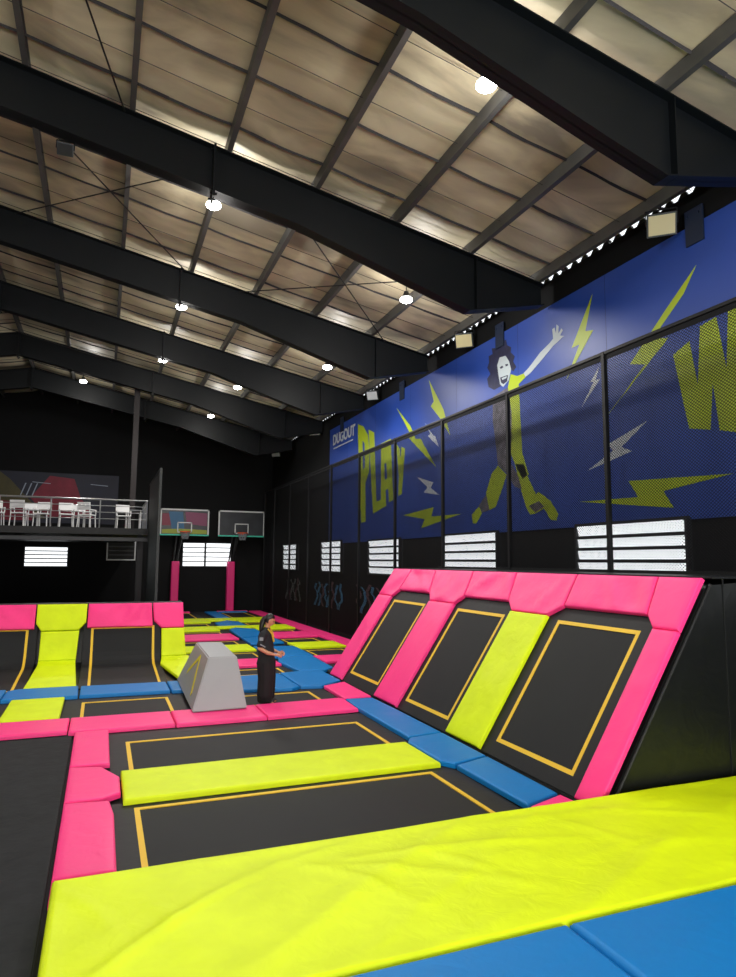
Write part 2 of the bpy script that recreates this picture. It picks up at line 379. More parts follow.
struct(mesh_obj('trim_3', bm, SEAMM))

# purlins: each a channel of its own
pts_c = [(-.045, 0), (.045, 0), (.045, -.03), (-.03, -.03), (-.03, -.20), (.045, -.20), (.045, -.225), (-.045, -.225)]
first = None
allp = [p for p in purl if p < 8.3] + [2 * XRIDGE - p for p in purl[1:] if p < 8.3]
for k, x in enumerate(allp):
    if first is None:
        bm = bmesh.new(); prism(bm, pts_c, lambda a, z: (a, YF + .02, z), lambda a, z: (a, YB - .02, z))
        first = mesh_obj('purlin', bm, PURL); o = first
    else:
        o = first.copy(); COL.objects.link(o)
    o.location = (x, 0, roofz(x) - .02 - .02)
    struct(o)

# rafters: tapered I sections with splice plates
def rafter(y, name='rafter'):
    t = thing(name, '', '', (XRIDGE, y, roofz(XRIDGE) - .27)); del t['category']; struct(t)
    def dep(u):                                   # u = distance from ridge line
        x = u + XRIDGE
        T = ((-9, .82), (3, .82), (4.35, .97), (5.5, 1.10), (6.5, 1.19), (7.4, .82), (8.4, .40))
        for (xa, da), (xb, db) in zip(T, T[1:]):
            if x <= xb: return da + (db - da) * (x - xa) / (xb - xa)
        return .40
    us = [0, 3, 6.12, 7.47, 8.62, 9.62, 10.52, 11.4]
    z0 = roofz(XRIDGE) - .27
    for sg in (1, -1):
        top = [(sg * u, -SL * u) for u in us]; bot = [(sg * u, -SL * u - dep(u)) for u in us]
        bm = bmesh.new()
        prism(bm, top + bot[::-1], lambda a, z: (a, -.012, z), lambda a, z: (a, .012, z))
        mesh_obj('web', bm, STEEL, t)
        bm = bmesh.new()
        for ln, dz in ((top, -.02), (bot, .02)):
            for i in range(len(us) - 1):
                p = [ln[i], ln[i + 1], (ln[i + 1][0], ln[i + 1][1] + dz), (ln[i][0], ln[i][1] + dz)]
                prism(bm, p, lambda a, z: (a, -.13, z), lambda a, z: (a, .13, z))
        mesh_obj('flange', bm, STEEL, t)
    for u in (4.6, -4.6, 0):
        a = abs(u)
        bm = bmesh.new(); box(bm, u - .02, u + .02, -.15, .15, -SL * a - dep(a) - .1, -SL * a + .02)
        for dy in (-.1, .1):
            for dz in (-.06, -dep(a) - .05): tube(bm, (u - .06, dy, -SL * a + dz), (u + .06, dy, -SL * a + dz), .02, 6)
        mesh_obj('splice_plate', bm, STEEL, t)
    bm = bmesh.new()
    for u in (9.8, -9.8):
        a = abs(u); box(bm, u - .008, u + .008, -.12, .12, -SL * a - dep(a), -SL * a)
    mesh_obj('stiffener', bm, STEEL, t)
    return t
for y in RY[:-1]:
    r_ = rafter(y)
    for sx in (XL + .04,):
        c = mesh_obj('steel_column', B(lambda b: [box(b, sx, sx + .2, y - .13, y - .11, FZ, roofz(XR) - 1.3), box(b, sx, sx + .2, y + .11, y + .13, FZ, roofz(XR) - 1.3), box(b, sx + .09, sx + .11, y - .11, y + .11, FZ, roofz(XR) - 1.3)]), STEEL)
        struct(c)

# windows in the right wall
def window_right(n, yc, w, z0, z1):
    t = thing('window_%d' % n, '', '', (XR - .075, yc, z0)); del t['category']; struct(t)
    h = z1 - z0
    bm = bmesh.new()
    for a in ((-w / 2 - .05, -w / 2, 0, h), (w / 2, w / 2 + .05, 0, h), (-w / 2 - .05, w / 2 + .05, -.05, 0), (-w / 2 - .05, w / 2 + .05, h, h + .05)):
        box(bm, -.05, .05, a[0], a[1], a[2], a[3])
    mesh_obj('window_frame', bm, SLATD, t)
    k = 5
    for i in range(k):
        bm = bmesh.new(); box(bm, -.004, .004, -w / 2, w / 2, -h / k * .49, h / k * .49, Matrix.Translation((-.0, 0, h * (i + .5) / k)) @ Matrix.Rotation(math.radians(-14), 4, 'Y'))
        mesh_obj('louvre_pane', bm, PANE, t)
    bm = bmesh.new()
    for i in range(1, k): box(bm, -.06, -.045, -w / 2, w / 2, h * i / k - .03, h * i / k + .03)
    mesh_obj('louvre_clip', bm, SLATD, t)
for i, (yc, w_) in enumerate(((3.7, 2.5), (9.02, 2.54), (14.38, 2.54), (19.75, 2.5), (25.05, 2.4), (31.3, 2.4))):
    window_right(i + 1, yc, w_, 2.16, 3.24 if i < 4 else 3.32)
def window_back(n, xa, xb, z0, z1, mull, m=PANE, fr=SLATD, k=5):
    w = xb - xa; h = z1 - z0
    t = thing('window_%d' % n, '', '', ((xa + xb) / 2, YB - .05, z0)); del t['category']; struct(t)
    bm = bmesh.new()
    fw = .04 if fr is SLATD else .06
    for a in ((-w / 2 - fw, -w / 2, 0, h), (w / 2, w / 2 + fw, 0, h), (-w / 2 - fw, w / 2 + fw, -fw, 0), (-w / 2 - fw, w / 2 + fw, h, h + fw)): box(bm, a[0], a[1], -.04, .04, a[2], a[3])
    for mx in mull: box(bm, mx - .05, mx + .05, -.04, .04, 0, h)
    mesh_obj('window_frame', bm, fr, t)
    for i in range(k):
        bm = bmesh.new(); box(bm, -w / 2, w / 2, -.004, .004, -h / k * .46, h / k * .46, Matrix.Translation((0, 0, h * (i + .5) / k)) @ Matrix.Rotation(math.radians(12), 4, 'X'))
        mesh_obj('louvre_pane', bm, m, t)
    bm = bmesh.new()
    for i in range(1, k): box(bm, -w / 2, w / 2, -.03, -.005, h * i / k - .026, h * i / k + .026)
    mesh_obj('louvre_clip', bm, SLATD, t)
window_back(8, -3.42, -1.58, 2.22, 3.13, [])
window_back(9, 3.88, 6.32, 2.25, 3.45, [-.1])
window_back(10, .25, 1.5, 2.58, 3.42, [], BLK, FRAMEW, 4)

# unseen glowing panel added behind the camera to light the near ceiling and mats
bm = bmesh.new(); box(bm, -3.2, 6.2, YF + .01, YF + .05, .2, 4.2)
d = thing('fill_panel_1', '', '', (1.5, YF + .02, .2)); del d['category']; struct(d)
bm = bmesh.new(); box(bm, -4.6, 4.6, 0, .03, .1, 4.0); mesh_obj('pane', bm, mat('added_daylight_glow', rgb(240, 240, 240), .5, emit=((1, .965, .92, 1), 14.0)), d)
bm = bmesh.new()
for a in (-4.7, -1.6, 1.5, 4.6): box(bm, a, a + .1, -.02, .1, 0, 4.1)
box(bm, -4.7, 4.7, -.02, .1, 4.0, 4.12); box(bm, -4.7, 4.7, -.02, .1, 0, .1); mesh_obj('glow_panel_frame', bm, BLK, d)

# ================================================================ MURAL
t = thing('wall_mural', 'long blue wall banner with lime lettering, lightning bolts and a leaping figure', 'mural', (XR - .02, 15, 3.24))
def mz(y): return 3.24
bm = bmesh.new(); box(bm, -.025, 0, -14, 10.5, 0, 4.66); mesh_obj('banner_panel', bm, MBLUE, t)
sm_ = mat('mural_seam', rgb(30, 54, 122), .5)
for yy in (-11.2, -8.4, -5.6, -2.8, 0, 2.8, 5.6, 8.4):
    bm = bmesh.new(); box(bm, -.027, -.0245, yy - .006, yy + .006, 0, 4.66); mesh_obj('panel_seam', bm, sm_, t)
MM = dict(green=MGREEN, white=MWHITE, blue=MBLUE, hair=MHAIR, skin=MSKIN, grey=MGREY)
for nm, col, lay, pts in SH:
    bm = bmesh.new(); d0 = -.025 - .004 * lay
    prism(bm, [(y_ - 15, z_ - 3.24) for y_, z_ in pts], lambda a, z: (d0 - .004, a, z), lambda a, z: (d0 + .001, a, z))
    bmesh.ops.triangulate(bm, faces=[f for f in bm.faces if len(f.verts) > 4])
    mesh_obj(nm, bm, MM[col], t)
def text_mesh(name, s, size, m, M, parent=None, off=0., ext=.004, shear=0.):
    cu = bpy.data.curves.new(name, 'FONT'); cu.body = s; cu.size = size; cu.extrude = ext; cu.offset = off; cu.shear = shear
    o = bpy.data.objects.new(name, cu); COL.objects.link(o)
    bpy.context.view_layer.update()
    me = bpy.data.meshes.new_from_object(o.evaluated_get(bpy.context.evaluated_depsgraph_get()))
    COL.objects.unlink(o); bpy.data.objects.remove(o)
    me.transform(M); me.materials.clear(); me.materials.append(m)
    r = bpy.data.objects.new(name, me); COL.objects.link(r); r.parent = parent
    return r
RW = Matrix(((0, 0, -1, 0), (-1, 0, 0, 0), (0, 1, 0, 0), (0, 0, 0, 1)))
text_mesh('logo_lettering', 'DUGOUT', .56, MWHITE, Matrix.Translation((-.031, 25.1 - 15, 7.21 - 3.24)) @ RW @ Matrix.Diagonal((1.04, 1.02, 1, 1)), t, .016)
bm = bmesh.new()
y = 10.02
while y > 7.85:
    w = random.uniform(.06, .14); box(bm, -.033, -.026, y - w, y, 7.03 - 3.24, 7.08 - 3.24); y -= w + .03
mesh_obj('logo_small_print', bm, MWHITE, t)
# graffiti strokes low on the right wall beyond the mural
def graffiti(y0, y1, z0, z1, cols, label, seed):
    rnd = random.Random(seed); t = thing('graffiti', label, 'graffiti', (XR - .004, (y0 + y1) / 2, z0))
    n = int((y1 - y0) / .42)
    for i in range(n):
        m = cols[i % len(cols)]; bm = bmesh.new()
        yc = (y0 - y1) / 2 + (i + .5) * (y1 - y0) / n; hh = z1 - z0
        pts = []
        k = 9; ph = rnd.uniform(0, 6)
        for j in range(k):
            pts.append((yc + .2 * math.sin(ph + j * rnd.uniform(.6, 1.1)), hh * j / (k - 1) * rnd.uniform(.85, 1)))
        for j in range(k - 1):
            w = .11; (a0, b0), (a1, b1) = pts[j], pts[j + 1]
            prism(bm, [(a0 - w, b0), (a0 + w, b0 + .02), (a1 + w, b1 + .03), (a1 - w, b1)], lambda a, z: (-.006, a, z), lambda a, z: (0, a, z))
        mesh_obj('paint_stroke', bm, m, t)
GB = mat('spray_blue', rgb(90, 160, 210), .6); GP = mat('spray_dusty_pink', rgb(130, 95, 105), .6); GW = mat('spray_grey', rgb(140, 150, 150), .6)
graffiti(23.9, 27.4, .7, 1.75, (GB, GB, GP), 'blue graffiti tag on the black side wall beyond the mural', 3)
graffiti(29.6, 32.2, .7, 1.75, (GW, GP, GW), 'faded grey graffiti tag low on the side wall near the far corner', 5)
graffiti(19.6, 22.4, .75, 1.75, (GB, GP), 'blue graffiti tag low on the wall just past the leaning trampolines', 8)

SHADE = mat('shade_slate', rgb(22, 36, 62), .5)
# dark plates standing in for shadow patches below the eave
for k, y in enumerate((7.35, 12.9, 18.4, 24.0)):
    o = mesh_obj('shadow_patch', B(lambda b: [box(b, -.03, 0, -.17, .17, -.38, .2, None, .005), tube(b, (-.05, -.1, .1), (-.02, -.1, .1), .02), tube(b, (-.05, .1, .1), (-.02, .1, .1), .02)]), SHADE)
    o.location = (XR - .045, y, 7.95); tag(o, ('dark shadow patch at the mural top nearest the camera', 'dark shadow patch above the curly hair of the painted figure', 'dark shadow patch at the mural top above the horizontal lime bolt', 'dark shadow patch on the mural top edge above the white logo')[k], 'bracket', 'eave shadow patches')

# ================================================================ SAFETY NET FENCE
XFN = 7.8; ZF = 6.14
posts = [-.06, 2.95, 5.85, 8.75, 11.66, 14.56, 17.47, 20.37, 23.28, 26.18, 29.09, 31.99, 34.1]
t = thing('net_fence', 'tall black diamond mesh safety fence on square posts before the mural', 'fence', (XFN, 14, FZ))
for y in posts:
    bm = bmesh.new(); box(bm, -.035, .035, y - 14 - .035, y - 14 + .035, 0, ZF - FZ); mesh_obj('post', bm, POST, t)
bm = bmesh.new(); box(bm, -.03, .03, posts[0] - 14, posts[-1] - 14, ZF - FZ - .06, ZF - FZ, None, .01); mesh_obj('top_rail', bm, POST, t)
bm = bmesh.new(); box(bm, -.012, -.006, posts[0] - 14, posts[-1] - 14, ZF - FZ - .15, ZF - FZ - .05); mesh_obj('top_hem', bm, WIRE, t)
bm = bmesh.new(); box(bm, -.025, .025, posts[0] - 14, 14.8 - 14, 2.40 - FZ, 2.45 - FZ); mesh_obj('bottom_rail', bm, POST, t)
def net_panel(y0, y1, z0, z1):
    bm = bmesh.new(); cw, ch = .058, .047; w = .0054; th = .003
    k = ch / cw
    for sg in (1, -1):
        # lines z = z0 + sg*k*(y - c)
        c = y0 - (z1 - z0) / k - cw; end = y1 + (z1 - z0) / k + cw
        while c < end:
            pts = []
            # param by y
            ya = max(y0, c if sg > 0 else c - (z1 - z0) / k); yb = min(y1, c + (z1 - z0) / k if sg > 0 else c)
            c += cw * 1.0
            if yb - ya < .01: continue
            cc = c - cw
            za = z0 + sg * k * (ya - cc); zb = z0 + sg * k * (yb - cc)
            dx = sg * .002
            nz = w
            a = [bm.verts.new((dx, ya, za - nz)), bm.verts.new((dx, ya, za + nz)), bm.verts.new((dx, yb, zb + nz)), bm.verts.new((dx, yb, zb - nz))]
            b = [bm.verts.new((dx + th, v.co.y, v.co.z)) for v in a]
            bm.faces.new(a); bm.faces.new(b[::-1])
            bm.faces.new((a[0], a[3], b[3], b[0])); bm.faces.new((a[1], b[1], b[2], a[2]))
    return bm
for i in range(1, len(posts) - 1):
    y0, y1 = posts[i] - 14 + .035, posts[i + 1] - 14 - .035
    z0 = (2.45 if posts[i + 1] < 15 else .02) - FZ
    mesh_obj('net_panel', net_panel(y0, y1, z0, ZF - FZ - .06), WIRE, t)
# ================================================================ TRAMPOLINE DECK
# leaning wall body and its three beds
XB_ = 7.72
def side_label(o, l, c='panel'): return tag(o, l, c)
t = thing('leaning_trampoline_frame', 'black vinyl covered wedge frame behind the leaning trampolines', 'frame', (6.3, 10.2, FZ))
bm = bmesh.new()
o0 = BK(0, -.1, -.13); o1 = BK(0, BL - .04, -.13)
prof = [(o0.x + .05, FZ), (o1.x, o1.z), (XB_, 2.36), (XB_, FZ)]
prism(bm, [(x - 6.3, z - FZ) for x, z in prof], lambda a, z: (a, 5.88 - 10.2, z), lambda a, z: (a, 14.74 - 10.2, z))
mesh_obj('wedge_body', bm, SIDE, t)
bm = bmesh.new(); a = BK(0, 0, -.13); b_ = BK(0, BL, -.13)
tube(bm, (a.x + .12 - 6.3, 5.86 - 10.2, a.z - FZ + .12), (b_.x + .03 - 6.3, 5.86 - 10.2, b_.z - FZ - .02), .018, 8); mesh_obj('edge_tube', bm, BLK, t)
bm = bmesh.new()
for sx in (.62, 1.15): box(bm, sx - .008, sx + .008, 5.87 - 10.2, 5.882 - 10.2, .1, 2.48)
mesh_obj('seam', bm, BLK, t)
o = mesh_obj('side_curtain', B(lambda b: [box(b, 7.85 + i * .16, 8.01 + i * .16, 5.60 + .02 * (i % 2), 5.66 + .02 * (i % 2), FZ, 2.42, None, .008) for i in range(4)]), SIDE)
tag(o, 'black vinyl curtain panel closing the gap beside the wedge frame', 'curtain')
o = mesh_obj('ledge_board', B(lambda b: box(b, 6.76, XB_ + .03, 5.88, 14.76, 2.372, 2.40, None, .008)), SIDE)
tag(o, 'narrow black ledge running along the top of the leaning trampolines', 'ledge')

S1 = .924
trampoline((6.2, 8.28), (0.0, 2.42), (6.46, 8.06, .20, 2.13), 'leaning trampoline nearest the camera, between lime and pink pads', BK)
trampoline((9.2, 11.1), (0.0, 2.42), (9.41, 10.97, .18, 2.10), 'middle leaning trampoline, between pink and lime dividers', BK)
trampoline((12.12, 14.02), (0.0, 2.42), (12.3, 13.86, .22, 2.10), 'farthest leaning trampoline of the bank on the right', BK)
G = 'pads of the leaning trampoline wall'
T2, T3 = 2.16, 2.33
pad(rect(5.86, 6.25, -.02, T2), PINK, BK, 'sloping pink pad on the near edge of the leaning wall', group=G, wr=.010)
pad(rect(8.28, 9.24, 0, T2), YEL, BK, 'sloping lime yellow pad between two leaning trampolines', group=G, wr=.014)
pad(rect(11.1, 12.12, 0, T2), PINK, BK, 'sloping pink divider pad in the middle of the leaning wall', group=G, wr=.010)
pad(rect(14.02, 14.75, 0, T2), PINK, BK, 'sloping pink pad on the far edge of the leaning wall', group=G, wr=.010)
def hexp(a0, a1, c0, c1): return [(a0, T2), (a1, T2), (c1, T3 + .05), (c1, BL), (c0, BL), (c0, T3 + .05)]
pad([(5.86, T2), (6.25, T2), (6.42, T3), (6.52, BL), (5.86, BL)], PINK, BK, 'pink corner pad at the near top of the leaning wall', group=G, wr=.012)
pad([(8.30, T2), (9.22, T2), (9.44, T3), (9.63, BL), (8.08, BL), (8.03, T3)], PINK, BK, 'pink junction pad topping the lime divider', group=G, wr=.035)
pad([(11.12, T2), (12.1, T2), (12.3, T3), (12.6, BL), (11.05, BL), (10.9, T3)], PINK, BK, 'pink junction pad topping the pink middle divider', group=G, wr=.035)
pad([(14.0, T2), (14.75, T2), (14.75, BL), (13.75, BL), (13.8, T3)], PINK, BK, 'pink corner pad at the far top of the leaning wall', group=G, wr=.035)
pad([(6.43, T3), (8.01, T3), (8.06, BL), (6.53, BL)], PINK, BK, 'long creased pink pad above the nearest leaning trampoline', group=G, wr=.05, wf=1.5)
pad([(9.44, T3), (10.88, T3), (11.04, BL), (9.63, BL)], PINK, BK, 'long creased pink pad above the middle leaning trampoline', group=G, wr=.05, wf=1.5)
pad([(12.32, T3), (13.78, T3), (13.74, BL), (12.61, BL)], PINK, BK, 'creased pink pad above the farthest leaning trampoline', group=G, wr=.05, wf=1.5)

# near sheets
FOLDS = [((.05, 4.38), (1.45, 5.46), .028, .05), ((1.44, 5.42), (2.6, 5.6), .016, .05), ((1.58, 5.37), (2.18, 4.43), .018, .05), ((1.78, 5.23), (3.28, 4.32), .018, .06),
         ((1.97, 5.29), (4.19, 4.94), .020, .05), ((2.57, 5.23), (3.04, 4.49), .012, .05), ((4.08, 5.35), (4.37, 4.55), .014, .06), ((4.6, 5.42), (5.67, 4.8), .016, .06),
         ((-.17, 5.55), (.22, 4.72), .014, .04), ((4.29, 4.58), (5.27, 4.47), .012, .05), ((.43, 5.17), (.66, 4.32), .010, .05), ((.1, 5.62), (7, 5.66), .008, .03), ((2.9, 5.5), (5.9, 5.3), .012, .07)]
def big(poly, M, z, label, wr, wf, name, t=.18):
    o = pad(poly, M, lambda a, b, h: Vector((a, b, z + h)), label, 'mat', None, folds=FOLDS if M is YEL else (), t=z - FZ + .0 if t is None else t, R=.05, res=.045, wr=wr, wf=wf, gap=.004, name=name); return o
big([(-.24, 3.9), (7.7, 3.9), (7.7, 5.76), (-.24, 5.76)], YEL, .17, 'wide wrinkled lime yellow mat across the foreground', .022, .75, 'foam_mat', None)
big([(-.24, 1.6), (3.0, 1.6), (3.0, 3.89), (-.24, 3.89)], BLU, .17, 'blue foreground mat, left of the seam at bottom edge', .006, .6, 'foam_mat', None)
big([(3.01, 1.6), (7.7, 1.6), (7.7, 3.89), (3.01, 3.89)], BLU, .17, 'blue foreground mat, right of the seam in the corner', .006, .6, 'foam_mat', None)
o = mesh_obj('black_mat', B(lambda b: box(b, -7.5, -.29, 1.6, 11.1, FZ, -.05, None, .02)), DECK); tag(o, 'large flat black mat along the left edge', 'mat')

# near two trampolines
trampoline((.22, 4.3), (5.95, 7.95), (.44, 3.98, 6.0, 7.76), 'wide floor trampoline nearest the camera before the lime strip')
trampoline((.22, 4.3), (8.75, 11.1), (.44, 4.02, 8.82, 10.52), 'wide floor trampoline between the lime strip and pink row')
pad(rect(.33, 4.16, 7.85, 8.93), YEL, label='long lime yellow strip between the two wide floor trampolines', wr=.006)
pad([(-.26, 6.15), (.24, 6.15), (.24, 7.5), (.2, 7.9), (-.26, 7.97)], PINK, label='pink pad left of the nearest wide trampoline', wr=.005)
pad([(-.26, 7.98), (.12, 7.98), (.32, 8.12), (.32, 8.7), (.12, 9.18), (-.26, 9.28)], PINK, label='pink junction pad at the left end of the lime strip', wr=.005)
pad(rect(-.26, .22, 9.3, 11.1), PINK, label='pink pad beside the black mat below the pink cross row', wr=.005)
pad(rect(-.26, .3, 5.78, 6.13), PINK, label='small pink pad tucked under the lime foreground mat at left', wr=.004)
# blue column at the foot of the leaning wall
pad([(4.32, 6.2), (4.86, 6.4), (4.88, 7.9), (4.30, 7.7)], BLU, label='blue pad at the foot of the nearest leaning trampoline', wr=.010)
pad([(4.18, 7.93), (4.3, 7.74), (4.88, 7.93), (4.9, 9.2), (4.3, 9.1), (4.18, 8.9)], BLU, label='blue junction pad at the right end of the lime strip', wr=.010)
pad([(4.3, 9.13), (4.9, 9.23), (4.9, 11.0), (4.88, 11.95), (4.35, 12.0), (4.3, 11.2)], BLU, label='blue pad at the foot of the middle leaning trampoline', wr=.010)
pad([(4.15, 5.8), (4.9, 5.8), (4.86, 6.36), (4.33, 6.17)], PINK, label='small pink pad between blue foot pad and lime foreground mat', wr=.004)
pad([(4.35, 12.05), (4.92, 12.1), (4.95, 13.72), (4.38, 13.4)], PINK, label='short pink pad at the foot of the farthest leaning trampoline', wr=.006)
# pink cross row
G = 'pink cross row behind the wide trampolines'
pad([(-3.3, 11.2), (-.36, 11.2), (-.36, 12.1), (-3.3, 12.1)], PINK, label='pink row pad running off the left edge behind black mat', group=G)
pad([(-.35, 11.12), (1.2, 11.12), (1.2, 12.08), (-.35, 12.1)], PINK, label='pink row pad left of the grey box', group=G)
pad([(1.21, 11.1), (2.66, 11.1), (2.66, 12.08), (1.21, 12.08)], PINK, label='pink row pad under the grey box front edge', group=G)
pad([(2.67, 11.1), (4.29, 11.15), (4.34, 12.05), (4.25, 12.15), (2.67, 12.08)], PINK, label='pink row pad in front of the standing person', group=G)
# row of beds behind it
trampoline((-3.3, -1.45), (12.1, 14.0), (-3.1, -1.65, 12.3, 13.6), 'floor trampoline at the left edge behind the pink row')
trampoline((-.5, 1.6), (12.1, 13.95), (-.22, 1.3, 12.3, 13.62), 'floor trampoline left of the grey box')
trampoline((1.62, 4.36), (12.1, 13.6), (1.8, 4.02, 12.3, 13.25), 'floor trampoline the person is standing on')
pad(rect(-1.42, -.52, 12.14, 13.94), YEL, label='short lime yellow pad before the blue row at left', wr=.006)
# blue row
G = 'blue cross row'
pad([(-3.3, 14.0), (-1.62, 14.0), (-1.62, 14.2), (-1.62, 15.04), (-3.3, 15.05)], BLU, label='blue row pad cut by the left edge of the view', group=G)
pad([(-1.6, 13.96), (-.3, 13.96), (-.3, 14.2), (-.32, 15.04), (-1.4, 15.04), (-1.6, 14.9)], BLU, label='blue row junction pad at the foot of the tall lime divider', group=G)
pad([(-.28, 13.98), (1.38, 13.92), (1.38, 14.95), (-.28, 15.0)], BLU, label='blue row pad below the curved trampoline', group=G)
pad([(1.4, 13.9), (2.2, 13.8), (2.2, 14.95), (1.4, 14.98)], BLU, label='blue row pad touching the grey box', group=G)
pad([(2.22, 13.6), (3.7, 13.35), (3.9, 13.5), (3.9, 15.2), (2.22, 15.1)], BLU, label='blue row pad behind the standing person', group=G)
pad([(3.92, 13.5), (4.35, 13.42), (4.93, 13.9), (4.93, 15.3), (4.4, 15.35), (3.92, 15.25)], BLU, label='blue corner pad where the row meets the diagonal of blue pads', group=G)
# left curved wall
trampoline((-.33, 1.44), (0.02, 3.2), (-.16, 1.30, .08, 3.1), 'curved trampoline facing the camera, left of the grey box', QM, 26, name='curved_trampoline')
trampoline((-3.3, -1.34), (0.02, 3.2), (-3.1, -1.52, .08, 3.1), 'curved trampoline cut by the left edge of the view', QM, 26, name='curved_trampoline')
G = 'pads of the curved trampoline wall'
def qpad(poly, M, label, wr=.008): return pad(poly, M, QM, label, group=G, wr=wr, wf=1.7)
s_h = QL1 + .05; s_t = QL1 + .80
qpad([(-1.34, 0), (-.36, 0), (-.46, s_h), (-1.26, s_h)], YEL, 'lower lime pad between the two curved trampolines')
qpad([(-1.26, s_h + .01), (-.46, s_h + .01), (-.42, s_t), (-1.26, s_t)], YEL, 'upright lime pad between the two curved trampolines', .02)
qpad([(-1.26, s_t + .01), (-.44, s_t + .01), (-.28, s_t + .2), (-.27, QLT), (-1.38, QLT), (-1.38, s_t + .2)], YEL, 'lime junction pad at the top between the curved trampolines', .012)
qpad([(1.72, .02), (2.25, .02), (2.3, 1.2), (2.1, s_h), (1.46, s_h), (1.40, s_h - .5)], YEL, 'lower lime pad right of the curved trampoline')
qpad([(1.46, s_h + .01), (2.06, s_h + .01), (2.02, s_t), (1.46, s_t)], YEL, 'upright lime pad at the right end of the curved wall', .016)
qpad([(1.46, s_t + .01), (2.02, s_t + .01), (2.0, QLT), (1.25, QLT), (1.28, s_t + .2)], PINK, 'pink corner pad at the right top of the curved wall', .014)
qpad([(-.26, s_t + .06), (1.26, s_t + .06), (1.23, QLT), (-.25, QLT)], PINK, 'creased pink pad above the curved trampoline left of the box', .055)
qpad([(-3.3, s_t + .06), (-1.40, s_t + .06), (-1.40, QLT), (-3.3, QLT)], PINK, 'creased pink pad above the curved trampoline at the left edge', .055)
o = mesh_obj('curved_wall_frame', B(lambda b: prism(b, [(15.2, FZ), (15.2, -.12), (17.3, .03), (17.5, .12), (18.05, 1.47), (18.5, 1.47), (18.5, FZ)], lambda y, z: (-3.32, y, z), lambda y, z: (2.0, y, z))), SIDE)
tag(o, 'black frame carrying the curved trampolines', 'frame')

# far field
xl, xm0, xm1, xr = 1.55, 4.45, 5.45, 7.1
rows = [('pink', PINK, 16.55, 17.7), ('lime yellow', YEL, 19.45, 20.75), ('pink', PINK, 22.35, 23.95), ('lime yellow', YEL, 25.25, 26.75), ('lime yellow', YEL, 28.55, 30.45), ('pink', PINK, 34.4, 34.72)]
side = {0: 'nearest', 1: 'second', 2: 'third', 3: 'fourth', 4: 'fifth', 5: 'farthest'}
G = 'cross strips of the far court'
for k, (cn, M, y0, y1) in enumerate(rows):
    xa = 2.1 if y0 < 18.5 else xl
    lo = xm0 - (0.25 if k % 2 else .1)
    if k in (0, 1): lo = 4.3
    pad([(xa, y0), (lo, y0), (lo, y1), (xa, y1)], M, label='%s cross strip left of the blue line, %s row from the camera' % (cn, side[k]), group=G, res=.15)
    pad([(5.55 if k else 5.47, y0), (xr - .02, y0), (xr - .02, y1), (5.55 if k else 5.47, y1)], M, label='%s cross strip right of the blue line, %s row from the camera' % (cn, side[k]), group=G, res=.15)
ends = [15.3] + [v for r in rows for v in (r[2], r[3])]
beds = [(15.3, 16.55), (17.7, 19.45), (20.75, 22.35), (23.95, 25.25), (26.75, 28.55), (30.45, 34.4)]
for k, (y0, y1) in enumerate(beds):
    xa = 2.1 if y0 < 18.5 else xl
    trampoline((xa, 4.45), (y0, y1), (xa + .2, 4.15, y0 + .22, y1 - .22), 'far court trampoline left of the blue line, %s bed from the camera' % side[k], group='far court trampolines')
    trampoline((5.45, 7.1), (y0, y1), (5.7, 6.85, y0 + .22, y1 - .22), 'far court trampoline right of the blue line, %s bed from the camera' % side[k], group='far court trampolines')
G = 'blue line running up the far court'
def bseg(poly, l): pad(poly, BLU, label=l, group=G, res=.15)
bseg([(4.42, 15.36), (5.05, 15.32), (5.35, 15.6), (5.45, 17.7), (4.5, 17.75), (4.3, 16.9)], 'blue pad of the line just beyond the blue corner pad')
bseg([(4.4, 17.8), (5.5, 17.75), (5.53, 18.6), (5.53, 19.9), (4.35, 20.2), (4.35, 18.4)], 'broad blue pad beside the person beyond the corner')
bseg([(4.42, 20.85), (5.05, 20.8), (5.5, 20.9), (5.5, 23.0), (4.45, 22.3)], 'blue pad of the line behind the head of the person')
bseg([(4.45, 22.4), (5.5, 23.1), (5.5, 25.2), (4.9, 26.0), (4.55, 25.4)], 'blue pad of the line between pink and lime strips')
bseg([(4.45, 26.8), (5.5, 26.8), (5.5, 28.4), (5.1, 29.2), (4.45, 28.2)], 'blue pad of the line between the two lime strips')
bseg([(4.9, 30.8), (5.5, 30.5), (5.5, 34.4), (4.9, 34.4)], 'farthest blue pad of the line near the hoops')
bseg([(5.56, 34.1), (7.0, 34.1), (7.0, 34.38), (5.56, 34.38)], 'thin blue strip before the right hoop post')
pad([(4.21, 26.03), (5.54, 26.03), (5.54, 26.75), (4.21, 26.75)], YEL, label='lime pad crossing the blue line at the fourth row', res=.15)
pad([(4.36, 29.25), (5.54, 29.25), (5.54, 30.4), (4.36, 30.4)], YEL, label='lime pad crossing the blue line at the fifth row', res=.15)
G = 'pink border strip beside the net'
ys = [15.5, 18.6, 21.8, 25.0, 28.2, 31.4, 34.35]
for k in range(6):
    pad([(7.12, ys[k]), (7.74, ys[k]), (7.74, ys[k + 1] - .01), (7.12, ys[k + 1] - .01)], PINK, label='pink border pad along the net fence, %s from the camera' % side[k] if k < 5 else 'pink border pad along the net in the far corner', group=G, res=.15)
pad([(5.02, 14.8), (7.7, 14.8), (7.7, 15.48), (5.08, 15.3)], APR, label='black pad between the leaning wall and the far court', res=.15)
